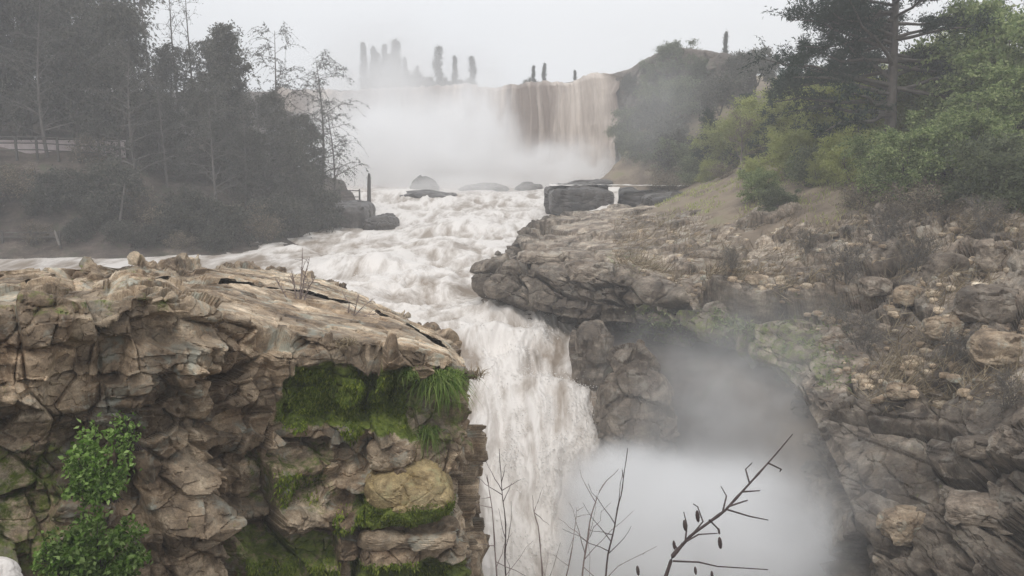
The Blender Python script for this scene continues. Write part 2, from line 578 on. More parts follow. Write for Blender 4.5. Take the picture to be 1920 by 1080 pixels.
# ------------------------------------------------------------------ ground
HP = []
def hp(*pts):
    HP.extend([list(p) for p in pts])
def hpp(px, py, Y, dz=0.0):
    p = P(px, py, Y)
    HP.append([p[0], p[1], p[2] + dz])
hp((-25, -30, -1.2), (0, -30, -1.0), (25, -30, -1.5), (-12, -5, -1.6), (0, -4, -1.6), (0, 0.8, -1.72), (1.2, 2.2, -2.2), (-3, 2, -2.0), (3, 3, -3.2), (0, 5, -5.2), (-6, 6, -4.6),
   (-3, 9, -11), (-8, 9.5, -9.5), (-14, 9, -7), (-3, 12, -14), (-7, 12.5, -12), (-11, 12, -9), (-60, -40, 0), (60, -40, 0), (-60, 0, -2), (40, 0, 1), (60, 20, 6), (-45, 20, -5))
for px, py, Y in ((-500, 530, 14), (-200, 530, 15), (0, 540, 17), (250, 540, 18), (420, 560, 20), (560, 560, 24), (700, 600, 22), (830, 660, 20)):
    hpp(px, py, Y, -3.0)
for px in (-300, -100, 100, 300):                     # bed of the still arm
    for Y in (48, 55, 61, 64.5):
        hp((X(px, Y), Y, -11.0))
hp((X(-500, 60), 60, -9.5), (X(-700, 60), 62, -6), (-60, 45, -7))
for px, py, Y in ((-300, 482, 68.5), (-100, 482, 68.5), (0, 482, 68.5), (120, 482, 69), (250, 483, 69), (400, 483, 70), (480, 478, 72), (560, 470, 77), (610, 462, 82), (650, 448, 88), (690, 434, 94)):
    hpp(px, py, Y)
for px, py, Y in ((-300, 285, 80), (-100, 290, 80), (0, 292, 80), (120, 292, 80), (220, 295, 82), (330, 330, 86), (430, 345, 88), (520, 360, 92), (600, 372, 96), (690, 386, 103),
                  (100, 440, 72), (300, 440, 74), (450, 440, 78), (560, 425, 84), (630, 418, 91)):
    hpp(px, py, Y)
hp((-60, 100, 3), (-40, 105, 0.5), (-70, 140, 8), (-90, 80, 5), (-120, 60, 3), (-60, 175, 9), (-42, 140, -1), (-30, 130, -4.5), (-110, 140, 10), (-150, 100, 8))
# foot of the falls and plateau
for px in (560, 700, 820, 940, 1050):
    hpp(px, 348, 160)
for x, y, z in ((-80, 215, 11.5), (-40, 215, 11.3), (-10, 212, 11.5), (10, 200, 11.8), (25, 185, 12.3), (35, 165, 12.5), (60, 160, 11), (90, 150, 10), (-130, 200, 12), (0, 300, 14), (-150, 300, 15), (150, 300, 13), (0, 600, 16), (-300, 500, 18),
                (300, 500, 16), (0, 1500, 20), (-800, 1200, 22), (800, 1200, 20), (-300, 100, 12), (300, 100, 10), (-300, -100, 4), (300, -100, 8), (0, -300, 3), (-900, 0, 10), (900, 0, 15)):
    hp((x, y, z))
# right bank
for px, py, Y in ((1180, 352, 118), (1250, 350, 116), (1300, 346, 108), (1390, 338, 96), (1180, 400, 90), (1120, 425, 80), (1200, 418, 73), (1300, 412, 67), (1400, 408, 62), (1500, 402, 58), (1600, 398, 54), (1750, 402, 48), (1900, 418, 41), (2100, 430, 36), (2300, 445, 32),
                  (1450, 330, 72), (1550, 320, 68), (1700, 310, 60), (1850, 300, 54), (1300, 250, 120), (1400, 240, 100), (1500, 235, 88), (1640, 215, 82), (1800, 190, 78), (1950, 170, 72), (1240, 180, 133), (2300, 200, 60)):
    hpp(px, py, Y)
for px, py, Y in ((1000, 520, 56), (1100, 520, 54), (1200, 520, 52), (1300, 520, 50), (1400, 530, 46), (1500, 560, 42), (1600, 620, 37), (1700, 700, 32), (1800, 760, 28), (2000, 760, 24), (2300, 700, 22)):
    hpp(px, py, Y, -2.5)
hp((22, 10, -8), (30, 5, -3), (30, 15, -5))
HP = np.array(HP)

def ground_fit():
    D = np.sqrt(((HP[:, None, :2] - HP[None, :, :2]) ** 2).sum(-1))
    n = len(HP)
    A = np.zeros((n + 3, n + 3))
    A[:n, :n] = -D + np.eye(n) * 0.02 * -1
    A[:n, n] = 1
    A[:n, n + 1:] = HP[:, :2] / 100
    A[n:, :n] = A[:n, n:].T
    return np.linalg.solve(A, np.concatenate([HP[:, 2], [0, 0, 0]]))
GW = ground_fit()

def ground_z(x, y):
    x = np.asarray(x, float)
    y = np.asarray(y, float)
    shp = x.shape
    x, y = x.ravel(), y.ravel()
    z = np.zeros(len(x))
    n = len(HP)
    for s in range(0, len(x), 20000):
        xs, ys = x[s:s + 20000], y[s:s + 20000]
        d = np.sqrt((xs[:, None] - HP[None, :, 0]) ** 2 + (ys[:, None] - HP[None, :, 1]) ** 2)
        z[s:s + 20000] = -d @ GW[:n] + GW[n] + (xs * GW[n + 1] + ys * GW[n + 2]) / 100
    # carve the river bed
    zc = np.full(len(x), 1e9)
    for i in range(len(cl) - 1):
        a, b = cl[i], cl[i + 1]
        ab = b[:2] - a[:2]
        t = np.clip(((x - a[0]) * ab[0] + (y - a[1]) * ab[1]) / (ab @ ab), 0, 1)
        dx, dy = x - (a[0] + t * ab[0]), y - (a[1] + t * ab[1])
        w = a[2] + t * (b[2] - a[2])
        bed = a[3] + t * (b[3] - a[3])
        zc = np.minimum(zc, bed + np.maximum(0, np.sqrt(dx * dx + dy * dy) - w) * 3.0)
    zc = np.where(y > 176, 1e9, zc)
    return np.minimum(z, zc).reshape(shp)

def gz(x, y):
    return float(ground_z(np.array([x]), np.array([y]))[0])

def build_ground():
    t = np.linspace(-1, 1, 520)
    xs = np.sinh(t * 4.2) / np.sinh(4.2) * 1800 + 0 * t
    xs = np.sign(t) * (np.abs(t) * 110 + (np.abs(t) ** 9) * 1800)
    u = np.linspace(0, 1, 640)
    ys = -60 + u * 290 + (u ** 12) * 2200
    ys[:12] -= (12 - np.arange(12)) ** 2 * 4.0
    XX, YY = np.meshgrid(xs, ys, indexing='ij')
    Z = ground_z(XX, YY)
    p = np.stack([XX, YY, Z * 0.5], -1)
    Z = Z + 0.45 * fbm(p / 3.0, 4, 3) + 0.16 * fbm(p / 0.8, 3, 8)
    near = np.sqrt(XX ** 2 + YY ** 2) < 3
    Z = np.where(near, np.minimum(Z, -1.6), Z)
    V = np.stack([XX, YY, Z], -1)
    o = obj("ground", mesh_np("ground", V, grid_faces(len(xs), len(ys)), M["soil"], True))
    tag(o, "brown muddy ground of the river banks and plateau", "ground", kind="structure")
build_ground()

# ------------------------------------------------------------------ river surface
def build_river():
    A = np.array([[P(a + (b - a) * k / 8, py, Y) for k in range(9)] for (py, Y, a, b) in RIV])
    cnt = []
    for i in range(len(RIV) - 1):
        dpy = abs(RIV[i + 1][0] - RIV[i][0])
        cnt.append(max(8, int(dpy * (1.1 if RIV[i][0] < 1080 else 0.3))))
    G = resample(A, cnt, 0)
    G = resample(G, [34] * 8, 1)
    G = soften(G, 6)
    nu, nv = G.shape[:2]
    ds = np.linalg.norm(np.diff(G[:, nv // 2], axis=0), axis=1)
    s = np.concatenate([[0], np.cumsum(ds)])
    uv = np.zeros((nu, nv, 2))
    uv[..., 0] = G[..., 0]
    uv[..., 1] = s[:, None]
    N = gnormals(G)
    if N[nu // 3, nv // 2, 2] < 0:
        N = -N
    px, py = proj(G)
    q = np.stack([G[..., 0] - 0.0 * s[:, None], np.broadcast_to(s[:, None], (nu, nv)), np.zeros((nu, nv))], -1)
    w = np.stack([fbm(q / 5, 3, 51), fbm(q / 5, 3, 52), 0 * q[..., 0]], -1) * 1.6
    qq = q + w
    st = np.array([1.2, 5.0, 1.0])
    rid = ridged(qq / st, 5, 60)
    big = fbm(qq / np.array([5.0, 6.0, 1]), 3, 70)
    rough = sstep(338, 370, py) * (1 - 0.80 * sstep(880, 620, px) * sstep(470, 482, py) * sstep(560, 520, py) * sstep(640, 520, px))
    steep = np.clip(1 - N[..., 2], 0, 1)
    amp = rough * (0.42 + 0.30 * sstep(420, 560, py))
    d = amp * (0.55 * rid + 1.0 * big) * (1 - 0.45 * sstep(640, 720, py)) + rough * 0.05 * fbm(qq / np.array([0.6, 1.6, 1]), 3, 80)
    # standing waves where the river steps down over hidden boulders
    for (bx, by, rx, ry, hgt) in ((760, 372, 90, 10, 0.8), (830, 470, 60, 14, 0.9), (860, 430, 70, 10, 0.7), (700, 500, 90, 10, .5), (820, 540, 60, 14, 0.8), (930, 640, 60, 16, 0.8), (960, 600, 50, 12, 0.7), (980, 680, 30, 14, .6), (900, 590, 40, 10, .6)):
        e = ((px - bx) / rx) ** 2 + ((py - by) / ry) ** 2
        d = d + hgt * np.exp(-e)
        e2 = ((px - bx) / rx) ** 2 + ((py - by - 1.6 * ry) / ry) ** 2
        d = d - 0.6 * hgt * np.exp(-e2)
    # tumbling steps of the chute and a frayed edge
    qs = np.stack([q[..., 0] / 1.6, q[..., 1] / 3.2, 0 * q[..., 0]], -1) + 0.5 * w
    chute = sstep(560, 690, py)
    d = d + chute * (0.55 * fbm(qs, 4, 90) + 0.40 * np.abs(fbm(qs * np.array([1.7, .35, 1]), 3, 95)))
    hv = np.arange(nv) / (nv - 1)
    G = G + (sstep(0.80, 1.0, hv)[None] * chute * (0.9 * fbm(np.stack([s / 2.2, s * 0, s * 0], -1), 4, 99))[:, None])[..., None] * np.array([1.0, 0, 0])
    G2 = G + N * d[..., None]
    foam = 0.20 * rid + 0.16 * big - 0.02 + chute * 0.10 * fbm(qs * np.array([1.3, .3, 1]), 3, 97) + 0.08 * sstep(0.2, 0.6, steep)
    foam = foam - 0.05 * sstep(640, 480, px) * sstep(470, 480, py)
    f = grid_faces(nu, nv)
    me = mesh_np("river", G2, f, M["water"], True, {"foam": foam}, uv)
    tag(obj("river", me), "white foaming muddy river rushing down rapids into the gorge", "river", kind="structure")
    # clots of foam and drops flying off the chute
    rng = np.random.default_rng(17)
    k = np.argwhere((py > 470) & (py < 1120) & (px > 600) & (rid + big + 0.6 * hv[None] > 0.9))
    sel = k[rng.integers(0, len(k), 7000)]
    p0 = G2[sel[:, 0], sel[:, 1]]
    up = rng.exponential(0.16, 7000)
    p0 = p0 + np.stack([rng.normal(0.05, 0.22, 7000), -np.abs(rng.normal(0, 0.2, 7000)), up], 1)
    r0 = rng.uniform(0.012, 0.045, 7000) * np.exp(-up)
    tet = np.array([[1, 1, 1], [1, -1, -1], [-1, 1, -1], [-1, -1, 1]]) * 0.8
    Vd = p0[:, None] + tet[None] * r0[:, None, None] * rng.uniform(0.5, 1.5, (7000, 4, 1))
    tf = np.array([[0, 1, 2], [0, 3, 1], [0, 2, 3], [1, 3, 2]])
    Fd = (tf[None] + 4 * np.arange(7000)[:, None, None]).reshape(-1, 3)
    tag(obj("spray", mesh_np("spray", Vd.reshape(-1, 3), Fd, M["spray"])), "white drops and foam flecks thrown up along the rapids", "spray", kind="stuff")
build_river()

# ------------------------------------------------------------------ far cliff with the big waterfall
CR = [(300, 172, 205), (520, 171, 195), (640, 169, 190), (760, 167, 184), (860, 166, 180), (945, 167, 176), (1010, 161, 168), (1060, 154, 160), (1110, 146, 152), (1150, 137, 146), (1185, 127, 142), (1225, 102, 138), (1262, 84, 134), (1320, 92, 128), (1420, 110, 122)]
def build_cliff():
    cols = []
    for i, (px, py, Y) in enumerate(CR):
        c = P(px, py, Y)
        foot = np.array([c[0] * 0.985, c[1] - 2.0, -9.5])
        mid = c * 0.5 + foot * 0.5 + np.array([0, 0.8, 0])
        back = c + np.array([c[0] * 0.05, 14, 0.3])
        cols.append([foot, mid, c, back])
    G = resample(np.array(cols), [26] * (len(CR) - 1), 0)
    G = resample(G, [50, 50, 12], 1)
    G = soften(G, 3)
    N = gnormals(G)
    if N[10, 40, 1] > 0:
        N = -N
    k = 1 - sstep(0.85, 1.0, np.arange(G.shape[1]) / G.shape[1] * 1.12)[None, :]
    d = (blocks(G, (4, 4, 5), 91, 0.9, 0.5) + blocks(G, (1.3, 1.3, 2), 95, 0.4, 0.25) + 0.8 * fbm(G / 6, 3, 97)) * (0.1 + 0.9 * k) * (0.35 + 0.65 * sstep(1150, 1190, proj(G)[0]))
    V = G + N * d[..., None]
    tag(obj("cliff", mesh_np("cliff", V, grid_faces(*G.shape[:2]), M["cliff"], False)), "dark hazy rock cliff behind and beside the big waterfall", "cliff", kind="structure")

    def fall(i0, i1, name, label, bulge, width_bias):
        A = []
        for (px, py, Y) in CR[i0:i1]:
            c = P(px, py, Y)
            c = c + np.array([0, 0, 0.7 * math.sin(px * 0.11) * math.sin(px * 0.037)])
            A.append([c + np.array([c[0] * .04, 12, 0.55]), c + np.array([0, 0.0, 0.6]), c + np.array([-0.0, -2.2, -0.2]), c + np.array([-c[0] * .008, -3.8, -5]), np.array([c[0] * 0.972, c[1] - 5.4, -9.5])])
        A = np.array(A)
        G = resample(A, [40] * (len(A) - 1), 0)
        G = resample(G, [10, 8, 40, 60], 1)
        G = soften(G, 4)
        N = gnormals(G)
        if N[5, -20, 1] > 0:
            N = -N
        s = np.concatenate([[0], np.cumsum(np.linalg.norm(np.diff(G[G.shape[0] // 2], axis=0), axis=1))])
        q = np.stack([G[..., 0] / 1.1, np.broadcast_to(s[None] / 9, G.shape[:2]), 0 * G[..., 0]], -1)
        r = ridged(q, 4, 120)
        b2 = fbm(np.stack([G[..., 0] / 4.5, np.broadcast_to(s[None] / 30, G.shape[:2]), 0 * G[..., 0]], -1), 2, 130)
        d = (0.45 * r + 0.9 * b2) * np.clip(s / 14, 0.12, 1)[None]
        V = G + N * d[..., None]
        # the lip breaks over notches in the rock, the right end is ragged
        lipw = np.exp(-(np.arange(V.shape[1]) / 26.0) ** 2)[None]
        V[..., 2] += lipw * 0.55 * fbm(np.stack([G[..., 0] / 1.6, 0 * G[..., 0], 0 * G[..., 0]], -1), 4, 140)
        ew = sstep(0.90, 1.0, np.arange(V.shape[0]) / (V.shape[0] - 1))[:, None]
        V[..., 0] += ew * 1.5 * fbm(np.stack([np.broadcast_to(s[None] / 3.0, G.shape[:2]), 0 * G[..., 0], 0 * G[..., 0]], -1), 3, 141)
        gx, gy = proj(G)
        foam = width_bias(gx) + 0.10 * r
        uv = np.stack([G[..., 0], np.broadcast_to(s[None], G.shape[:2])], -1)
        tag(obj(name, mesh_np(name, V, grid_faces(*G.shape[:2]), M["fall"], True, {"foam": foam}, uv)), label, "waterfall", kind="structure")
    fall(1, 10, "waterfall", "wide brown curtain waterfall pouring over the far cliff", 1.0,
         lambda gx: -0.06 + 0.16 * np.exp(-((gx - 1072) / 22) ** 2) + 0.13 * np.exp(-((gx - 1115) / 16) ** 2) - 0.05 * np.exp(-((gx - 1035) / 14) ** 2))
build_cliff()

# ------------------------------------------------------------------ foreground outcrop
R_OUT = np.random.default_rng(5)
def px_box(px, py, x0, x1, y0, y1, s):
    return sstep(x0 - s, x0 + s, px) * sstep(x1 + s, x1 - s, px) * sstep(y0 - s, y0 + s, py) * sstep(y1 + s, y1 - s, py)

OUT_V = None
def build_outcrop():
    global OUT_V
    #        rim px  py   Y   spine px py Y
    loop = [(-600, 560, 11, -600, 523, 13), (-200, 562, 12, -200, 523, 14.5), (0, 566, 13, 0, 523, 16.5), (120, 560, 13.5, 120, 520, 17), (250, 556, 14, 250, 515, 18), (330, 556, 14.6, 330, 520, 19.5),
            (420, 590, 15.6, 430, 530, 21.5), (500, 612, 16.2, 500, 538, 23), (560, 622, 16.6, 560, 548, 24.5), (700, 642, 17.1, 690, 580, 24), (790, 655, 17.4, 780, 622, 21.5), (845, 672, 17.7, 832, 652, 20), (868, 702, 18.2, 850, 670, 19.6),
            (874, 708, 19.4, 848, 664, 20), (872, 690, 21.2, 846, 657, 20.6), (856, 660, 23, 836, 648, 21), (830, 632, 26, 800, 628, 22), (760, 595, 30, 730, 596, 24), (690, 556, 34, 660, 568, 25.5), (600, 522, 37, 580, 545, 26),
            (520, 506, 38, 510, 535, 24.5), (420, 503, 33, 420, 525, 22), (330, 497, 26, 330, 518, 20), (200, 496, 22, 200, 517, 18), (0, 496, 20, 0, 520, 17), (-200, 494, 18, -200, 522, 15), (-600, 492, 16, -600, 522, 13.2)]
    cols = []
    cen = np.array([-4.0, 18.0])
    for (a, b, Y, sa, sb, sY) in loop:
        rim = P(a, b, Y)
        sp = P(sa, sb, sY)
        out = rim[:2] - sp[:2]
        out = out / (np.linalg.norm(out) + 1e-6)
        m1 = np.array([*(rim[:2] + out * 0.05), -9.6])
        base = np.array([*(rim[:2] + out * 0.9), -24.0])
        cols.append([base, m1, rim, sp])
    cu = [16, 40, 70, 74, 48, 54, 48, 36, 84, 60, 60, 90, 70, 50, 26, 30, 30, 30, 30, 30, 24, 24, 24, 20, 12, 8]
    G = resample(np.array(cols), cu, 0)
    G = resample(G, [20, 330, 190], 1)
    G = soften(G, 14)
    N = gnormals(G)
    if N[200, 200, 1] > 0:
        N = -N
    px, py = proj(G)
    back = (np.arange(G.shape[0]) > sum(cu[:14]))[:, None]
    vis = np.where(back, 0, 1) * np.ones_like(px)
    row = np.arange(G.shape[1])[None, :] * np.ones_like(px)
    d = 0.30 * fbm(G / 3.2, 3, 201)
    top0 = sstep(345, 365, row)
    TONE[0] = None
    d = d + blocks(G, (1.5, 1.5, 1.9), 210, 0.32, 0.10, tone=0.45, warp=0.05, tilt=1.3) * (1 - 0.4 * top0) + blocks(G, (0.66, 0.66, 0.52), 220, 0.13, 0.06, tone=0.5, warp=0.05, tilt=1.4) + blocks(G, (0.24, 0.24, 0.16), 230, 0.034, 0.012, tone=0.35)
    tone = 0.5 + TONE[0]
    lay = G[..., 2] + 0.10 * fbm(G / 1.5, 2, 240) + 0.03 * G[..., 0]
    li = np.floor(lay / 0.42).astype(np.int64)
    top = sstep(345, 365, row)
    d = d + (1 - top) * 0.12 * (hsh(li, (G[..., 0] / 2.4 + hsh(li, li, li, 4) * 5).astype(np.int64), li, 7) - 0.5)
    d = d + 0.02 * fbm(G / 0.4, 4, 250)
    wx, wy = px + 26 * fbm(G / 0.7, 4, 260), py + 20 * fbm(G / 0.6, 4, 261)
    FE = [(550, 636, 698, 775, -0.42, 14), (632, 676, 705, 815, -0.12, 8), (680, 760, 690, 800, -0.5, 12), (560, 640, 775, 810, -0.3, 12), (765, 880, 712, 812, -0.35, 10), (440, 860, 648, 684, 0.08, 6), (650, 862, 985, 1012, -0.55, 6), (228, 282, 820, 960, -1.0, 10), (285, 412, 870, 1200, 0.22, 6),
          (412, 432, 840, 1200, -0.5, 6), (180, 236, 630, 722, -0.5, 8), (500, 625, 846, 874, -0.5, 5), (-50, 130, 585, 640, 0.3, 8), (640, 860, 1012, 1048, 0.22, 5), (640, 870, 1060, 1250, -0.25, 6),
          (430, 660, 960, 985, 0.2, 5), (500, 640, 1000, 1060, -0.3, 8), (340, 520, 770, 812, -0.28, 8), (250, 340, 600, 645, -0.3, 8), (330, 440, 640, 700, 0.28, 8), (-40, 180, 800, 1000, -0.35, 25),
          (560, 660, 900, 955, -0.3, 8), (500, 545, 640, 780, 0.1, 8), (600, 650, 600, 640, -0.2, 6), (860, 910, 740, 800, 0.12, 6), (0, 90, 650, 760, 0.25, 8), (100, 180, 640, 700, -0.3, 8), (440, 480, 860, 960, -0.25, 6), (310, 400, 700, 770, -0.25, 10)]
    face = sstep(20, 60, row) * sstep(354, 346, row) * vis
    for (x0, x1, y0, y1, a, s) in FE:
        d = d + a * px_box(wx, wy, x0, x1, y0, y1, s) * face
    # the flat slabs of the top: less relief, stepping in thin sheets
    top = sstep(352, 375, row)
    flat = top * sstep(330, 430, px)
    d = d * (1 - 0.70 * flat) * (1 - 0.35 * top)
    d = d - 0.30 * top * sstep(420, 330, px) + 0.22 * top * px_box(px, py, 215, 335, 480, 640, 30)
    d = d * (1 - 0.45 * sstep(862, 885, px) * sstep(17.9, 18.4, G[..., 1]))
    V = G + N * d[..., None]
    OUT_V = V
    moss = 0.30 * px_box(wx, wy, 540, 770, 688, 815, 10) * 2.2 + 0.75 * px_box(wx, wy, 660, 870, 1045, 1300, 12) + 0.55 * px_box(wx, wy, 660, 860, 925, 990, 14) + 0.45 * px_box(wx, wy, 430, 640, 1010, 1200, 20)
    moss = moss + 0.30 * px_box(wx, wy, 500, 640, 860, 960, 16) + 0.34 * px_box(wx, wy, -40, 130, 830, 1080, 40) + 0.25 * px_box(wx, wy, -40, 330, 490, 590, 20) + 0.3 * px_box(wx, wy, 760, 880, 700, 840, 14)
    moss = moss + 0.16 * face + 0.06 * fbm(G / 1.5, 3, 270)
    me = mesh_np("outcrop", V, grid_faces(*G.shape[:2]), M["rock"], False, {"moss": moss, "tone": tone + 0.22 * flat})
    o = obj("rock_outcrop", me)
    tag(o, "big tan blocky rock outcrop in the left foreground with mossy cracks", "rock")
    return o
outcrop = build_outcrop()

def on_outcrop(px, py):
    """the point of the outcrop's front which shows at (px, py)"""
    nf = OUT_V.reshape(-1, 3)
    a, b = proj(nf)
    e = (a - px) ** 2 + (b - py) ** 2
    k = np.where(e < 40)[0]
    if len(k) == 0:
        k = np.array([np.argmin(e)])
    return nf[k[np.argmin(nf[k, 1])]]

def nearest_y(V, px, py):
    a, b = proj(V)
    e = (a - px) ** 2 + (b - py) ** 2
    k = np.where(e < 60)[0]
    if len(k) == 0:
        k = np.array([np.argmin(e)])
    return V[k[np.argmin(V[k, 1])]]

# moss hanging in the recess: each cushion a part of the rock it grows on
def moss_patch(x0, x1, y0, y1, n, seed, droop=1.0):
    rng = np.random.default_rng(seed)
    a, b = proj(OUT_V)
    k = np.argwhere((a > x0) & (a < x1) & (b > y0) & (b < y1) & (OUT_V[..., 1] < 21))
    if len(k) == 0:
        return
    cx, cy = (x0 + x1) / 2, (y0 + y1) / 2
    s = k[rng.integers(0, len(k), n * 3)]
    c = OUT_V[s[:, 0], s[:, 1]]
    pa, pb = a[s[:, 0], s[:, 1]], b[s[:, 0], s[:, 1]]
    e = ((pa - cx) / (x1 - x0) * 2) ** 2 + ((pb - cy) / (y1 - y0) * 2) ** 2
    keep = e + 0.8 * fbm(c / 0.35, 2, seed) + rng.normal(0, .15, len(e)) < 0.85
    c = c[keep][:n]
    c = c + rng.normal(0, 0.015, c.shape)
    m = len(c)
    d = rng.normal(0, 0.45, (m, 3)) + np.array([0, -0.8, -0.9 * droop])
    V, Fc = leaf_quads(c, d, rng.uniform(0.05, 0.13, m), rng.uniform(0.02, 0.045, m), rng)
    obj("moss_patch", mesh_np("moss_patch", V, Fc, M["moss"]), outcrop)
moss_patch(540, 640, 690, 790, 2400, 1)
moss_patch(632, 684, 690, 830, 2600, 2, 1.5)
moss_patch(676, 765, 700, 812, 2200, 3)
moss_patch(520, 600, 740, 815, 900, 9)
moss_patch(680, 840, 1050, 1085, 1500, 4)
moss_patch(690, 850, 930, 985, 1500, 5, 0.6)
moss_patch(625, 690, 940, 1010, 900, 6)
moss_patch(500, 600, 880, 950, 700, 7)
moss_patch(450, 640, 1040, 1085, 1200, 8)

# ------------------------------------------------------------------ right bank and gorge wall
RB_V = None
RB_N = None
def build_right():
    global RB_V, RB_N
    #   lip bottom     lip top       mid slope      vegetation edge   undercut
    T = [((1060, 400, 90), (1066, 394, 90), (1110, 393, 92), (1160, 390, 94), 0.2),
         ((1000, 430, 77), (1004, 420, 77), (1085, 412, 82), (1172, 404, 86), 0.2),
         ((938, 482, 61), (944, 462, 62), (1050, 440, 70), (1200, 392, 88), 0.4),
         ((903, 535, 53.5), (908, 512, 54), (1050, 470, 62), (1240, 390, 85), 1.5),
         ((965, 572, 50.8), (965, 510, 52), (1100, 480, 58), (1290, 388, 81), 1.8),
         ((1060, 594, 48.3), (1065, 512, 50), (1180, 490, 55), (1340, 385, 78), 1.8),
         ((1170, 604, 46), (1175, 530, 47), (1270, 505, 51), (1400, 383, 73), 1.9),
         ((1290, 612, 44), (1300, 570, 44.5), (1370, 520, 48), (1470, 385, 67), 2.0),
         ((1390, 632, 41.3), (1400, 592, 42), (1455, 530, 45.5), (1550, 390, 60), 2.2),
         ((1462, 690, 37.5), (1480, 640, 38.5), (1545, 562, 42), (1640, 400, 53), 1.2),
         ((1515, 780, 33.5), (1545, 720, 34.5), (1625, 605, 38), (1730, 402, 49), 0.6),
         ((1560, 880, 30), (1600, 810, 31), (1705, 655, 34), (1820, 408, 45), 0.4),
         ((1600, 990, 27.5), (1655, 900, 28.5), (1785, 705, 31), (1910, 418, 41), 0.4),
         ((1635, 1120, 25), (1710, 1000, 26), (1865, 765, 28), (2010, 425, 38), 0.4),
         ((1680, 1320, 21.5), (1780, 1150, 22.5), (1965, 835, 24), (2150, 435, 35), 0.4),
         ((1740, 1700, 16), (1880, 1350, 17), (2150, 900, 19), (2400, 450, 31), 0.4)]
    cols = []
    for lb, lt, ms, ve, uc in T:
        lb, lt, ms, ve = P(*lb), P(*lt), P(*ms), P(*ve)
        h = ms[:2] - lb[:2]
        h /= np.linalg.norm(h)
        u1 = np.array([*(lb[:2] + h * uc), lb[2] - 0.5])
        u2 = np.array([*(lb[:2] + h * uc * 0.8), lb[2] - 5])
        u3 = np.array([*(lb[:2] + h * (uc * 0.5 - 1.0)), -24.5])
        ve[2] += 0.45
        be = ve + np.array([h[0] * 4, h[1] * 4, -1.6])
        cols.append([u3, u2, u1, lb, lt, ms, ve, be])
    G = resample(np.array(cols), [20, 26, 40, 50, 56, 60, 62, 56, 54, 54, 54, 56, 56, 46, 16], 0)
    G = resample(G, [60, 60, 30, 60, 110, 110, 12], 1)
    G = soften(G, 8)
    N = gnormals(G)
    if N[300, 300, 2] < 0:
        N = -N
    row = np.arange(G.shape[1])[None, :] * np.ones(G.shape[:2])
    px, py = proj(G)
    rub = sstep(230, 290, row)
    msk = sstep(-0.25, 0.3, fbm(G / 4.0, 3, 305))
    TONE[0] = None
    d = 0.75 * fbm(G / 5.5, 3, 301) + blocks(G, (5.2, 5.2, 2.2), 310, 0.70, 0.55, tone=0.3, warp=0.2) + (0.35 + 0.9 * msk) * (blocks(G, (1.9, 1.9, 0.8), 320, 0.26, 0.2, tone=0.4) + blocks(G, (0.7, 0.7, 0.34), 330, 0.09, 0.05, tone=0.45)) + msk * blocks(G, (0.33, 0.33, 0.2), 335, 0.035, 0.02, tone=0.3)
    tone = 0.5 + TONE[0]
    lay = G[..., 2] + 0.25 * fbm(G / 3, 2, 340) - 0.10 * G[..., 0]
    li = np.floor(lay / 0.55).astype(np.int64)
    d = d + 0.16 * (1 - rub) * (hsh(li, (G[..., 0] / 4.5 + hsh(li, li, li, 4) * 5).astype(np.int64), li, 7) - 0.5)
    d = d + 0.06 * fbm(G / 0.7, 4, 350)
    edge = sstep(0, 3, np.arange(G.shape[0]))[:, None]
    flatn = sstep(1420, 1250, px) * rub
    d = d * (1 - 0.6 * flatn)
    V = G + N * (d * (0.4 + 0.6 * edge))[..., None]
    moss = 0.18 + 0.28 * px_box(px, py, 1180, 1560, 590, 720, 25) + 0.10 * fbm(G / 3, 3, 360) + 0.16 * px_box(px, py, 1130, 1240, 470, 520, 15) - 0.1 * sstep(1750, 1900, px)
    RB_V, RB_N = V, N
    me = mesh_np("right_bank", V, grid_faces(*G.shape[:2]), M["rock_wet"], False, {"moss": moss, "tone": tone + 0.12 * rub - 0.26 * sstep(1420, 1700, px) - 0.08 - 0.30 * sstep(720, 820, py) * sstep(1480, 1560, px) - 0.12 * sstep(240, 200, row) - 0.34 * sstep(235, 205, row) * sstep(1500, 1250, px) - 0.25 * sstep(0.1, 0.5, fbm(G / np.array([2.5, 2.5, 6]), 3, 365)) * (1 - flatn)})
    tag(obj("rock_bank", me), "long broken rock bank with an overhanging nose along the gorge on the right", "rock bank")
build_right()

# ------------------------------------------------------------------ boulders
import bmesh
_ico = {}
def ico(sub):
    if sub not in _ico:
        bm = bmesh.new()
        bmesh.ops.create_icosphere(bm, subdivisions=sub, radius=1.0)
        v = np.array([q.co[:] for q in bm.verts])
        f = np.array([[q.index for q in p.verts] for p in bm.faces])
        bm.free()
        _ico[sub] = (v, f)
    return _ico[sub]

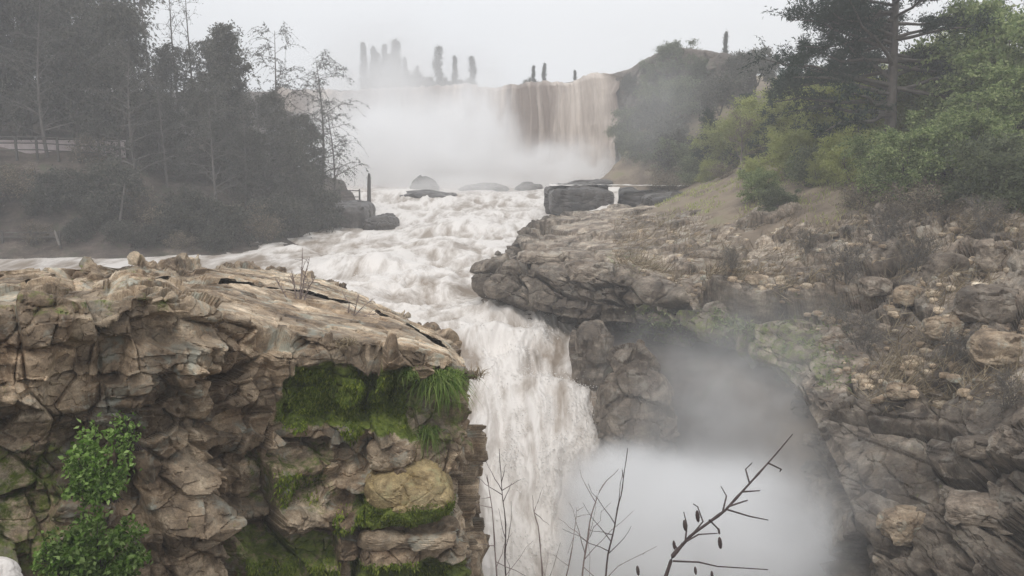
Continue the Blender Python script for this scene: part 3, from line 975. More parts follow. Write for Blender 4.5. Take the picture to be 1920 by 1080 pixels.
def boulder(name, label, c, r, rz=0.0, seed=1, mat="rock_wet", boxy=3.0, sub=5, cat="boulder", rough=1.0, moss=0.1, lean=(0, 0), taper=0.0, tone=0.5):
    if mat == "rock_dark" and c[1] < 60:
        mat, tone = "rock_wet", 0.14
    v, f = ico(sub)
    n = v / (np.abs(v) ** boxy).sum(1, keepdims=True) ** (1 / boxy)
    r = np.array(r, float)
    if taper:
        k = 1 - taper * (n[:, 2:3] * 0.5 + 0.5)
        n = np.concatenate([n[:, :2] * k, n[:, 2:]], 1)
    p = n * r
    m = r.mean()
    q = p + seed * 13.7
    d = m * rough * (0.16 * fbm(q / m * 0.9, 3, seed) + blocks(q, (m * 1.1, m * 1.1, m * .8), seed + 3, 0.10, 0.035) + blocks(q, (m * .42, m * .42, m * .3), seed + 9, 0.03, 0.015) + 0.02 * fbm(q / m * 5, 3, seed))
    nn = v / np.linalg.norm(v, axis=1, keepdims=True)
    p = p + nn * d[:, None]
    p[:, 0] += lean[0] * p[:, 2]
    p[:, 1] += lean[1] * p[:, 2]
    cc, ss = cos(rz), sin(rz)
    p = np.stack([p[:, 0] * cc - p[:, 1] * ss, p[:, 0] * ss + p[:, 1] * cc, p[:, 2]], 1)
    mm = moss + (0.9 * sstep(0.05, -0.35, p[:, 2] / r[2]) if mat == "boulder_gold" else 0) + 0.35 * np.clip(nn[:, 2], 0, 1) * (moss > 0.15)
    o = obj(name, mesh_np(name, p, f, M[mat], False, {"moss": mm, "tone": np.full(len(p), tone) + 0.25 * fbm(q / m * 2.2, 3, seed + 77)}), None, c)
    tag(o, label, cat)
    return o

def bpx(name, label, px, py, Y, wpx, hpx, dep=None, **kw):
    """a boulder whose outline is about wpx by hpx wide in the photograph at its distance"""
    c = P(px, py, Y)
    rx, rz_ = wpx * Y / F / 2, hpx * Y / F / 2
    return boulder(name, label, c, (rx, dep or rx * 0.9, rz_), **kw)

g = on_outcrop(770, 930)
b = bpx("boulder", "rounded yellow mossy boulder perched on the front of the outcrop", 768, 922, g[1] + 0.15, 178, 118, 0.8, seed=4, mat="boulder_gold", boxy=2.6, rough=0.75, moss=0.0, sub=6)
# its lower half is mossy: a belt of fronds growing on it
def boulder_moss(b):
    rng = np.random.default_rng(9)
    me = b.data
    v = np.array([q.co[:] for q in me.vertices])
    k = np.where((v[:, 1] < 0.3) & (v[:, 2] < -0.02 + 0.15 * fbm(v / 0.25, 2, 4)) & (v[:, 2] > -0.5))[0]
    k = rng.choice(k, 2600)
    d = rng.normal(0, .4, (2600, 3)) + np.array([0, -0.6, -0.8])
    V, Fc = leaf_quads(v[k], d, rng.uniform(0.03, 0.075, 2600), rng.uniform(0.015, 0.03, 2600), rng)
    tag(obj("moss_patch", mesh_np("boulder_moss", V, Fc, M["moss"]), b))
boulder_moss(b)
bpx("boulder", "brown flat stone slab lying under the yellow mossy boulder", 770, 1000, g[1] + 0.1, 190, 40, 0.6, seed=14, mat="rock", boxy=4, moss=0.05)
bpx("boulder", "reddish stone wedged above the yellow mossy boulder below the grass tussock", 735, 848, g[1] + 0.25, 100, 60, 0.5, seed=24, mat="rock", boxy=3, moss=0.05)
boulder("stone", "pale white smooth rounded shape cut off by the lower left corner", P(-38, 1102, 9.5), (0.42, 0.34, 0.30), seed=3, mat="white_shape", boxy=2.6, rough=0.8, cat="stone")  # unidentified pale shape, built as a rounded solid

# the wet pillar in the gorge and stones in the river
bpx("boulder", "dark wet pyramid shaped boulder standing in the gorge beside the chute", 1190, 752, 40.5, 215, 235, 2.6, seed=31, mat="rock_dark", boxy=2.6, rough=1.25, lean=(-0.12, 0.1), taper=0.55, sub=6, moss=0.0, rz=0.3)
bpx("boulder", "brown rock buttress between the chute and the dark pyramid boulder", 1110, 690, 45.5, 90, 190, 2.0, seed=37, mat="rock_dark", boxy=3.4, rough=1.2, taper=0.2, moss=0.0)
bpx("boulder", "bluish grey pointed rock in the mist at the foot of the falls", 793, 350, 128, 78, 40, seed=41, mat="rock_dark", boxy=1.6, taper=0.6, sub=4, moss=0)
bpx("boulder", "long low dark rock in the rapids in front of the pointed rock", 800, 372, 116, 120, 30, seed=42, mat="rock_dark", boxy=2.5, sub=4, moss=0)
bpx("boulder", "low rounded rock at the top of the rapids in midstream", 905, 357, 130, 100, 28, seed=43, mat="rock_dark", boxy=2.3, sub=4, moss=0)
bpx("boulder", "small rock in the mist between midstream rock and ledge block", 992, 353, 132, 50, 18, seed=44, mat="rock_dark", boxy=2.3, sub=4, moss=0)
bpx("boulder", "half drowned boulder in the middle of the rapids", 850, 480, 73.5, 60, 34, seed=45, mat="rock_dark", boxy=2.3, sub=5, moss=0)
bpx("boulder", "square dark ledge block beside the small side cascade", 1088, 376, 99, 122, 52, 4.0, seed=46, mat="rock_dark", boxy=6, rough=0.8, sub=5, moss=0)
bpx("boulder", "low ledge block right of the small side cascade", 1228, 374, 101, 136, 34, 4.0, seed=47, mat="rock_dark", boxy=5, rough=0.8, sub=5, moss=0.05)
bpx("boulder", "low dark rock lying on top of the square ledge block", 1105, 346, 104, 84, 14, 2.0, seed=48, mat="rock_dark", boxy=2.5, sub=4, moss=0)
bpx("boulder", "dark square embankment rock under the short timber railing", 640, 412, 93, 112, 64, 4.0, seed=49, mat="rock_dark", boxy=6, rough=0.5, sub=5, moss=0.15)
bpx("boulder", "brown wet rock at the river edge below the embankment", 715, 432, 90, 62, 58, 2.4, seed=50, mat="rock_dark", boxy=3, sub=5, moss=0.05)

RBF_ = RB_V.reshape(-1, 3)
rocks = [("dark angular boulder below the deep green bush at the right edge", 1862, 572, 120, 74, "rock_dark", 3.5, 0.3),
         ("orange brown boulder at the right edge under the dark angular one", 1898, 655, 130, 70, "rock", 3.0, 0.0),
         ("tilted grey slab above the dark angular boulder", 1868, 478, 70, 60, "rock_wet", 4.0, 0.5),
         ("dark upright block beside the deep green bush", 1780, 505, 70, 70, "rock_dark", 4.0, 0.2),  # dark rock tone over the whole block
         ("pale flat stone on the slope left of the dark angular boulder", 1768, 612, 74, 44, "rock", 3.0, 0.1),
         ("pale broken block standing above the gorge rim near the grass", 1700, 556, 56, 34, "rock", 4.0, 0.7),
         ("grey block on the slope just below the dead brown bush", 1640, 538, 54, 34, "rock_wet", 4.0, 0.2),
         ("brown stone resting on the overhanging rim above the mist", 1592, 596, 46, 34, "rock_wet", 3.0, 0.0),
         ("flat pale slab on the nose above the river", 1010, 476, 90, 22, "rock_wet", 4.0, 0.1),
         ("dark tip boulder at the very end of the rock nose", 932, 545, 62, 44, "rock_dark", 2.5, 0.3),
         ("broad layered block in the middle of the rock nose", 1110, 505, 84, 34, "rock_wet", 4.0, 0.2),
         ("light stone half way down the right wall beside the mist", 1690, 740, 60, 30, "rock", 3.0, 0.5),
         ("pale rubble block low on the right wall", 1700, 985, 90, 60, "rock", 4.0, 0.3),
         ("long pale slab lower right beside the rubble block", 1850, 960, 130, 46, "rock_wet", 4.5, -0.5),
         ("dark stone lodged in the crack of the right wall", 1830, 840, 80, 40, "rock_dark", 3.0, -0.2),
         ("small golden stone among dry grass on the bank", 1420, 520, 44, 22, "rock", 3.0, 0.0),
         ("grey stone at the foot of the lone bare trunk", 1330, 470, 50, 20, "rock_wet", 3.0, 0.0)]
for i, (lb, px, py, w, h, mt, bx, rz) in enumerate(rocks):
    p = nearest_y(RBF_, px, py)
    rx, rr = w * p[1] / F / 2, h * p[1] / F / 2
    boulder("boulder", lb, (p[0], p[1] + rx * 0.3, p[2]), (rx, rx * 0.8, rr), rz=rz, seed=60 + i * 3, mat=mt, boxy=bx, sub=5, moss=0.08)

for i, (px, py, sc, lb) in enumerate([(1590, 520, .5, "bare brush growing among the rocks below the dead brown bush"), (1510, 470, .4, "small bare brush near the top of the rock bank"), (1720, 500, .5, "bare brush beside the dark upright block"), (1620, 650, .45, "bare brush clinging to the rim above the mist"),
                                       (1790, 680, .4, "bare brush under the pale flat stone"), (1560, 600, .35, "little bare brush at the edge of the gorge mist"), (1880, 760, .35, "bare brush low on the right wall"), (1370, 500, .35, "little bare brush in the middle of the rock bank"), (1660, 440, .5, "bare brush along the upper edge of the rock bank"), (1850, 430, .45, "bare brush at the top right of the rock bank")]):
    BR = globals().setdefault("BR", [])
    BR.append((nearest_y(RBF_, px, py), sc, lb))

bpx("rock_ledge", "long dark brown earth ledge across the bank left of the lone trunk", 1330, 381, 92, 240, 30, 3.0, seed=140, mat="rock_dark", boxy=5, rough=0.5, sub=5, moss=0.12, cat="rock ledge", rz=0.12)

# thin side cascade between the ledge blocks
def side_cascade():
    A = np.array([[P(1030, 350, 101), P(1150, 350, 101), P(1290, 351, 103)], [P(1030, 352, 96.8), P(1150, 351, 96.8), P(1290, 353, 98.5)]])
    # lip water on the ledge
    G = resample(resample(A, [6], 0), [40, 40], 1)
    V = G + np.array([0, 0, 0.25]) + 0.10 * fbm(G / 0.8, 3, 400)[..., None] * np.array([0, 0, 1])
    fa = grid_faces(*V.shape[:2])
    B = np.array([[P(1138 - k * 1.5 * (k > 1), 351 + 0, 96.7), P(1150, 351, 96.6), P(1163 + k * 2 * (k > 1), 351, 96.7)] for k in range(4)])
    B = np.array([[P(1140, 350, 96.9), P(1163, 350, 96.9)], [P(1140, 356, 96.2), P(1160, 356, 96.2)], [P(1138, 380, 95.6), P(1158, 380, 95.6)], [P(1118, 392, 94.4), P(1172, 392, 94.4)], [P(1090, 399, 91), P(1180, 398, 91)]])
    G2 = resample(resample(B, [6, 20, 14, 12], 0), [16], 1)
    V2 = G2 + 0.22 * fbm(G2 / 0.6, 3, 401)[..., None] * np.array([0.5, -1, 0.3])
    n1 = V.shape[0] * V.shape[1]
    fb = grid_faces(*V2.shape[:2]) + n1
    VV = np.concatenate([V.reshape(-1, 3), V2.reshape(-1, 3)])
    uv = VV[:, [0, 2]]
    tag(obj("side_cascade", mesh_np("side_cascade", VV, [fa, fb], M["water"], True, {"foam": np.full(len(VV), 0.2)}, uv)),
        "thin white side cascade spilling between two dark ledge blocks", "cascade", kind="structure")
side_cascade()

# ------------------------------------------------------------------ trees and shrubs
def make_tree(seed, H, r0, start, prof, nlimb, elev, nspray, slen, droop, K, leaf, wid, trunk_bend=0.3, twig=0.0, up=0.2, jit=0.12, stems=1, spread=0.0, side=None, sides=5, inner=0.25):
    """trunk + limbs (one mesh) and a crown of leaf sprays. prof(t): limb length at height fraction t"""
    rng = np.random.default_rng(seed)
    lines, st, dr, ll = [], [], [], []
    for s in range(stems):
        az = rng.uniform(0, 2 * pi)
        t = np.linspace(0, 1, 9)
        ph = rng.uniform(0, 6, 2)
        b0 = np.array([cos(az), sin(az)]) * spread
        pts = np.stack([trunk_bend * np.sin(t * 3 + ph[0]) - trunk_bend * np.sin(ph[0]) + b0[0] * (0.1 + t), trunk_bend * np.sin(t * 2.4 + ph[1]) - trunk_bend * np.sin(ph[1]) + b0[1] * (0.1 + t), t * H * rng.uniform(0.85, 1) - 0.6], 1)
        rad = r0 * (1 - 0.9 * t) * (1 if stems == 1 else 0.6)
        lines.append((pts, rad))
        for k in range(max(1, nlimb // stems)):
            h = start + (1 - start) * ((k + rng.uniform(0, 1)) / max(1, nlimb // stems)) ** 0.9
            p0 = np.array([np.interp(h, t, pts[:, j]) for j in range(3)])
            a = rng.uniform(0, 2 * pi)
            L = prof((h - start) / (1 - start)) * rng.uniform(0.6, 1.15)
            if side is not None:
                L *= side(a)
            if L < 0.1:
                continue
            e = elev + rng.normal(0, 0.18)
            tt = np.linspace(0, 1, 6)
            dvec = np.array([cos(a) * cos(e), sin(a) * cos(e), sin(e)])
            lp = p0 + dvec * L * tt[:, None]
            lp[:, 2] += -0.16 * L * droop * tt ** 2
            lp += rng.normal(0, 0.03 * L, (6, 3)) * tt[:, None]
            lr = np.interp(h, t, rad) * 0.5
            lines.append((lp, np.maximum(lr * (1 - 0.85 * tt), 0.008)))
            for q in range(nspray):
                u = inner + (1 - inner) * rng.uniform(0, 1) ** 0.8
                st.append([np.interp(u, tt, lp[:, j]) for j in range(3)])
                sd_ = dvec * 0.7 + rng.normal(0, 0.55, 3) + np.array([0, 0, up])
                dr.append(sd_ / np.linalg.norm(sd_))
                ll.append(slen * rng.uniform(0.5, 1.3))
    st, dr, ll = np.array(st), np.array(dr), np.array(ll)
    n = len(st)
    t = rng.uniform(0.05, 1, (n, K, 1))
    c = st[:, None] + dr[:, None] * ll[:, None, None] * t
    c[..., 2] -= (droop * ll[:, None, None] * t ** 2)[..., 0] * 0.8
    c = c + rng.normal(0, jit, c.shape) * (0.3 + t)
    ld = dr[:, None] * 0.6 + np.array([0, 0, -1.0]) * droop * t * 1.2 + rng.normal(0, 0.55, c.shape)
    if twig > 0:
        for k in range(n):
            tt = np.linspace(0, 1, 4)
            lp = st[k] + dr[k] * ll[k] * tt[:, None]
            lp[:, 2] -= droop * ll[k] * tt ** 2 * 0.8
            lines.append((lp, twig * (1 - 0.7 * tt)))
    m = n * K
    V, Fc = leaf_quads(c.reshape(-1, 3), ld.reshape(-1, 3), leaf * rng.uniform(0.6, 1.3, m), wid * rng.uniform(0.7, 1.3, m), rng)
    return tubes(lines, sides), (V, Fc)

def species(trunk_name, crown_name, mt, ml, **kw):
    (tv, tf), (lv, lf) = make_tree(**kw)
    return (trunk_name, mesh_np(trunk_name, tv, tf, M[mt], True), crown_name, mesh_np(crown_name, lv, lf, M[ml]))

SP = {}
SP["dense"] = [species("trunk", "crown", "bark", "leaf_dark", seed=s, H=15.5, r0=0.28, start=0.10, prof=lambda t: 3.9 * (1 - t) ** 0.6 + 0.5, nlimb=64, elev=0.35, nspray=10, slen=1.7, droop=0.8, K=24, leaf=0.32, wid=0.13, jit=0.16, twig=0.014) for s in (11, 12, 13)]
SP["column"] = [species("trunk", "crown", "bark", "leaf_dark", seed=21, H=18, r0=0.25, start=0.06, prof=lambda t: 2.3 * (1 - t) ** 0.4 + 0.4, nlimb=64, elev=0.6, nspray=10, slen=1.3, droop=0.3, K=34, leaf=0.3, wid=0.15, jit=0.18)]
SP["wispy"] = [species("trunk", "crown", "bark_grey", "leaf_grey", seed=s, H=18, r0=0.22, start=0.15, prof=lambda t: 4.6 * (1 - t) ** 0.45 + 0.8, nlimb=34, elev=0.45, nspray=6, slen=2.4, droop=0.9, K=11, leaf=0.26, wid=0.09, twig=0.022, jit=0.07, trunk_bend=0.6) for s in (31, 32)]
SP["bare"] = [species("trunk", "crown", "bark_grey", "leaf_grey", seed=s, H=20, r0=0.20, start=0.3, prof=lambda t: 1.6 * (1 - t) ** 0.5 + 0.4, nlimb=22, elev=0.8, nspray=4, slen=1.2, droop=0.2, K=5, leaf=0.2, wid=0.07, twig=0.018, trunk_bend=0.3) for s in (41, 42)]
SP["under"] = [species("stem", "foliage", "bark", "leaf_dark", seed=s, H=3.2, r0=0.10, start=0.05, prof=lambda t: 1.9 * (1 - t) ** 0.4 + 0.3, nlimb=36, elev=0.5, nspray=9, slen=0.9, droop=0.4, K=24, leaf=0.22, wid=0.11, stems=4, spread=0.9) for s in (51, 52)]
SP["brownbush"] = [species("stem", "foliage", "bark", "leaf_brown", seed=s, H=2.6, r0=0.08, start=0.05, prof=lambda t: 1.6 * (1 - t) ** 0.4 + 0.3, nlimb=40, elev=0.5, nspray=7, slen=0.9, droop=0.3, K=9, leaf=0.20, wid=0.07, stems=5, spread=0.9, twig=0.012) for s in (61, 62)]
SP["yellow"] = [species("stem", "foliage", "bark_pale", "leaf_yellow", seed=s, H=5.2, r0=0.12, start=0.05, prof=lambda t: 2.3 * (1 - t) ** 0.5 + 0.4, nlimb=56, elev=0.75, nspray=9, slen=1.2, droop=0.3, K=30, leaf=0.20, wid=0.085, stems=5, spread=1.2, jit=0.1) for s in (71, 72, 73)]
SP["green"] = [species("stem", "foliage", "bark", "leaf_green", seed=s, H=5.4, r0=0.14, start=0.08, prof=lambda t: 2.5 * (1 - t) ** 0.4 + 0.4, nlimb=50, elev=0.5, nspray=10, slen=1.1, droop=0.5, K=30, leaf=0.20, wid=0.12, stems=4, spread=1.1, jit=0.12) for s in (81, 82)]
SP["deep"] = [species("stem", "foliage", "bark", "leaf_deep", seed=s, H=3.6, r0=0.10, start=0.04, prof=lambda t: 2.0 * (1 - t) ** 0.4 + 0.4, nlimb=46, elev=0.45, nspray=10, slen=0.9, droop=0.5, K=26, leaf=0.18, wid=0.10, stems=4, spread=0.9) for s in (91, 92)]
SP["twigbush"] = [species("stem", "foliage", "bark_grey", "leaf_brown", seed=s, H=3.4, r0=0.07, start=0.05, prof=lambda t: 1.7 * (1 - t) ** 0.4 + 0.3, nlimb=50, elev=0.8, nspray=6, slen=1.0, droop=0.2, K=5, leaf=0.16, wid=0.06, stems=6, spread=0.9, twig=0.02) for s in (65, 66)]
SP["poplar"] = [species("trunk", "crown", "bark", "leaf_grey", seed=s, H=20, r0=0.22, start=0.06, prof=lambda t: 4.6 * (t + 0.02) ** 0.3 * (1 - t) ** 1.5 + 0.02, nlimb=70, elev=0.95, nspray=8, slen=0.75, droop=0.0, K=18, leaf=0.40, wid=0.24, up=0.7, jit=0.3, trunk_bend=0.15) for s in (101, 102)]
SP["conifer"] = [species("trunk", "crown", "bark", "needle", seed=s, H=11, r0=0.2, start=0.12, prof=lambda t: 2.6 * (1 - t) ** 0.9 + 0.25, nlimb=60, elev=0.12, nspray=8, slen=0.8, droop=0.15, K=26, leaf=0.26, wid=0.07, up=0.35, jit=0.1) for s in (111, 112)]
SP["pine"] = [species("trunk", "crown", "bark", "needle", seed=121, H=22, r0=0.5, start=0.20, prof=lambda t: 8.8 * (1 - t) ** 0.5 + 1.0, nlimb=120, elev=0.10, nspray=16, slen=1.5, droop=0.25, K=50, leaf=0.32, wid=0.075, up=0.5, jit=0.14, trunk_bend=0.2,
                      side=lambda a: 1.0 if math.cos(a) < 0.2 else (0.9 if (a * 7.3) % 1 < 0.35 else 0.0), inner=0.3)]
SP["lone"] = [species("trunk", "crown", "bark_pale", "leaf_brown", seed=131, H=7, r0=0.16, start=0.35, prof=lambda t: 1.3 * (1 - t) ** 0.5 + 0.3, nlimb=20, elev=0.7, nspray=5, slen=0.9, droop=0.2, K=12, leaf=0.18, wid=0.07, twig=0.012)]

used = set()
def plant(sp, k, x, y, z, sc, rz, label, cat, name, group=None, sq=1.0):
    tn, tm, cn, cm = SP[sp][k % len(SP[sp])]
    root = obj(name, None, None, (x, y, z))
    root.rotation_euler = (0, 0, rz)
    root.scale = (sc * sq, sc * sq, sc)
    obj(tn, tm, root)
    obj(cn, cm, root)
    tag(root, label, cat, group)
    return root

def put(sp, px, Y, label, cat, name, sc=1.0, group=None, dz=-0.2, seed=None, sq=1.0, z=None):
    put.n += 1
    x = X(px, Y)
    return plant(sp, put.n, x, Y, (gz(x, Y) if z is None else z) + dz, sc, (put.n * 2.399) % 6.283, label, cat, name, group, sq)
put.n = 0

GL = "trees of the dark wood on the far bank"
put("dense", -40, 83, "dark evergreen tree at the left edge behind the long railing", "tree", "evergreen_tree", 1.25, GL)
put("dense", 60, 86, "dark evergreen tree rising behind the middle of the long railing", "tree", "evergreen_tree", 1.35, GL)
put("dense", 150, 88, "tall dark evergreen rising behind the right half of the railing", "tree", "evergreen_tree", 1.3, GL)
put("dense", 245, 84, "dark evergreen beside the right end of the long railing", "tree", "evergreen_tree", 1.1, GL)
put("dense", 320, 92, "lower dark evergreen below the gap of sky in the wood", "tree", "evergreen_tree", 0.85, GL)
put("dense", 385, 86, "broad dark evergreen right of the gap of sky", "tree", "evergreen_tree", 0.80, GL)
put("column", 432, 90, "narrow tall dark evergreen column right of the sky gap", "tree", "evergreen_tree", 1.0, GL)
put("dense", 505, 91, "dark evergreen right of the narrow evergreen column", "tree", "evergreen_tree", 0.78, GL)
put("dense", 562, 93, "dark evergreen at the right end of the wood above the railing", "tree", "evergreen_tree", 0.72, GL)
put("dense", 470, 84, "low dark evergreen at the front of the wood near the water", "tree", "evergreen_tree", 0.6, GL)
put("dense", 15, 99, "tall dark evergreen in the back row at the upper left corner", "tree", "evergreen_tree", 1.75, GL)
put("dense", 115, 100, "tall dark evergreen of the back row above the railing middle", "tree", "evergreen_tree", 1.7, GL)
put("dense", 205, 101, "tall dark evergreen of the back row near the sky gap", "tree", "evergreen_tree", 1.6, GL)
put("dense", 410, 96, "dark evergreen of the back row behind the narrow column", "tree", "evergreen_tree", 1.0, GL)
put("dense", 300, 84, "dark evergreen low in front of the sky gap", "tree", "evergreen_tree", 0.62, GL)
put("dense", 545, 87, "dark evergreen at the waterside end of the wood", "tree", "evergreen_tree", 0.66, GL)
put("wispy", 598, 96, "tall sparse tree with drooping twigs leaning toward the mist", "tree", "drooping_tree", 1.0)
put("wispy", 520, 98, "sparse drooping tree standing behind the right end of the wood", "tree", "drooping_tree", 1.05)
put("wispy", 205, 92, "sparse grey tree showing twigs at the top left of the wood", "tree", "drooping_tree", 1.1)
put("wispy", 90, 80, "sparse grey tree with drooping twigs in front of the railing wood", "tree", "drooping_tree", 0.9)
put("wispy", 258, 79, "sparse grey tree with pale trunk at the right end of the railing", "tree", "drooping_tree", 0.85)
put("wispy", 400, 80, "sparse grey tree in front of the broad evergreen by the inlet", "tree", "drooping_tree", 0.75)
put("wispy", 500, 85, "sparse grey tree in front of the right part of the wood", "tree", "drooping_tree", 0.75)
put("wispy", 622, 97, "low drooping tree with twigs hanging over the embankment", "tree", "drooping_tree", 0.72)
put("bare", 455, 83, "thin pale trunk standing in front of the evergreen column", "tree", "bare_tree", 0.6)
put("bare", 540, 88, "thin pale trunk in front of the right end of the wood", "tree", "bare_tree", 0.6)
put("bare", 310, 82, "thin pale trunk in front of the low evergreen below the sky gap", "tree", "bare_tree", 0.6)
put("bare", 292, 88, "bare dark trunk in the gap of sky, leftmost of three", "tree", "bare_tree", 1.0)
put("bare", 345, 97, "pale bare trunk in the middle of the sky gap", "tree", "bare_tree", 1.05)
put("bare", 372, 99, "thin pale bare trunk at the right of the sky gap", "tree", "bare_tree", 1.0)
GU = "undergrowth bushes along the far bank"
for i, (px, Y, sc, lb) in enumerate([(-20, 76, 1.0, "dark bush under the left end of the long railing"), (70, 74, 0.8, "low dark bush between the two railings"), (165, 76, 0.9, "dark bush below the right half of the long railing"), (255, 76, 1.1, "dark bush beside the pale leaning post"),
                                     (320, 76, 1.1, "dark bush right of the pale leaning post"), (385, 77, 1.0, "bush at the water edge below the broad evergreen"), (445, 79, 1.1, "bush at the water edge below the evergreen column"), (505, 82, 1.0, "bush at the front right of the wood by the inlet"),
                                     (560, 86, 1.0, "bush left of the embankment with the short railing"), (600, 91, 0.8, "bush growing against the embankment rock"), (130, 71.5, 0.6, "small bush at the water edge near the low railing"), (215, 72, 0.6, "small bush at the water edge left of the wood"),
                                     (20, 75, 1.2, "broad dark bush under the railing near the left edge"), (115, 75, 1.1, "broad dark bush under the middle of the long railing"), (210, 76.5, 1.3, "tall dark bush at the right end of the long railing"), (290, 74, 1.1, "dark bush on the slope right of the leaning post"), (350, 74, 1.1, "dark bush low on the slope under the wood"),
                                     (415, 75, 1.1, "dark bush low on the slope below the column"), (470, 77, 1.1, "dark bush above the water inlet"), (530, 81, 1.1, "dark bush close to the inlet's right end"), (580, 87, 1.2, "dark bush below the drooping tree"), (60, 71, 0.7, "low scrub bush just above the low railing"), (-60, 73, 1.1, "dark bush cut by the left edge above the low railing"),
                                     (170, 73.5, 0.8, "low brown scrub left of the leaning post"), (330, 71.5, 0.7, "low scrub at the water line under the wood"), (260, 71.5, 0.65, "low scrub at the water line below the leaning post"), (400, 72, 0.7, "low scrub at the water line near the inlet"), (180, 80.5, 1.0, "dark bush growing through the right part of the railing")]):
    put("under" if i % 3 else "brownbush", px, Y, lb, "bush", "bush", sc, GU)

for i, (px, Y, tp, lb) in enumerate([(688, 205, 66, "hazy poplar, leftmost in the row above the falls"), (706, 208, 70, "hazy poplar second from the left above the falls"), (724, 206, 70, "hazy poplar left of the tallest one above the falls"), (745, 205, 54, "tallest hazy poplar above the falls"), (764, 210, 98, "short hazy poplar right of the tallest one"),
                                    (786, 208, 112, "hazy stubby poplar left of the broad dark one"), (822, 205, 74, "broad dark poplar above the middle of the falls"), (854, 206, 90, "slim poplar between two broad dark ones"), (888, 205, 96, "broad dark poplar right of the slim one"), (1000, 204, 112, "leaning poplar left of a pair on the crest"),
                                    (1019, 205, 110, "slim poplar of the pair on the crest"), (1076, 200, 122, "lone small poplar on the crest over the bright fall"), (1116, 192, 130, "tiny poplar right of the lone small one"), (1352, 150, 36, "slim hazy conifer top over the right hill")]):
    x = X(px, Y)
    zb = P(px, 172, Y)[2] - 1.0
    H = P(px, tp, Y)[2] - zb
    plant("poplar", i, x, Y, zb, H / 20.3, i * 1.7, lb, "tree", "poplar_tree", "poplars along the crest of the falls", (1.0 if px < 1300 else 0.6) + 0.4 * (i in (6, 8, 3)))

for i, (px, Y, sc, lb) in enumerate([(700, 200, 1.0, "hazy low bush on the crest under the left poplars"), (735, 200, 1.2, "hazy low bush on the crest under the tallest poplar"), (770, 200, 1.1, "hazy low bush on the crest right of the tallest poplar"), (805, 199, 0.9, "hazy low bush on the crest left of the broad poplar"), (840, 199, 0.8, "hazy low bush on the crest beside the broad poplar"),
                                    (872, 198, 0.8, "hazy low bush on the crest left of the right broad poplar"), (1003, 196, 0.8, "hazy low bush on the crest at the leaning poplar"), (1042, 192, 0.6, "hazy low bush on the crest right of the slim pair"), (1096, 186, 0.6, "hazy low bush on the crest right of the lone small poplar")]):
    put("under", px, Y, lb, "bush", "bush", sc * 1.5, "bushes along the crest of the falls", z=P(px, 170, Y)[2] - 1.0)
for px, tp, lb in [(708, 78, "broad hazy tree filling the left end of the poplar row"), (732, 84, "broad hazy tree under the tallest poplar"), (764, 118, "low broad hazy tree right of the tallest poplar"), (786, 132, "lowest broad hazy tree beside the stubby poplar")]:
    zb = P(px, 172, 212)[2] - 1.5
    plant("dense", int(px), X(px, 212), 212, zb, (P(px, tp, 212)[2] - zb) / 15.5, px * 1.0, lb, "tree", "crest_tree", "broad trees along the crest of the falls", 0.62)
put("pine", 1668, 60, "big dark pine with spreading branches at the top right", "tree", "pine_tree", 1.0)
put("green", 1872, 60, "tall leafy tree against the sky in the top right corner", "tree", "leafy_tree", 1.75, None, sq=0.9)
put("green", 1775, 66, "tall leafy tree right of the pine trunk", "tree", "leafy_tree", 1.45, None, sq=0.9)
put("wispy", 1830, 68, "sparse twiggy tree against the sky right of the pine", "tree", "drooping_tree", 0.8)
put("green", 1960, 54, "tall leafy tree running out of the top right corner", "tree", "leafy_tree", 1.8, None, sq=0.9)
put("conifer", 1452, 78, "dark conifer left of the big pine", "tree", "conifer_tree", 0.95)
put("conifer", 1560, 72, "dark conifer under the branches of the big pine", "tree", "conifer_tree", 1.25)
put("conifer", 1612, 74, "dark conifer just left of the big pine trunk", "tree", "conifer_tree", 1.2)
put("conifer", 1505, 80, "dark conifer between the left one and the pine branches", "tree", "conifer_tree", 0.95)
put("conifer", 1338, 98, "small conifer with feathery top on the right hill", "tree", "conifer_tree", 0.85)
put("conifer", 1400, 92, "small conifer between the feathery one and the big pine", "tree", "conifer_tree", 0.8)
GB = "bushes on the right hill"
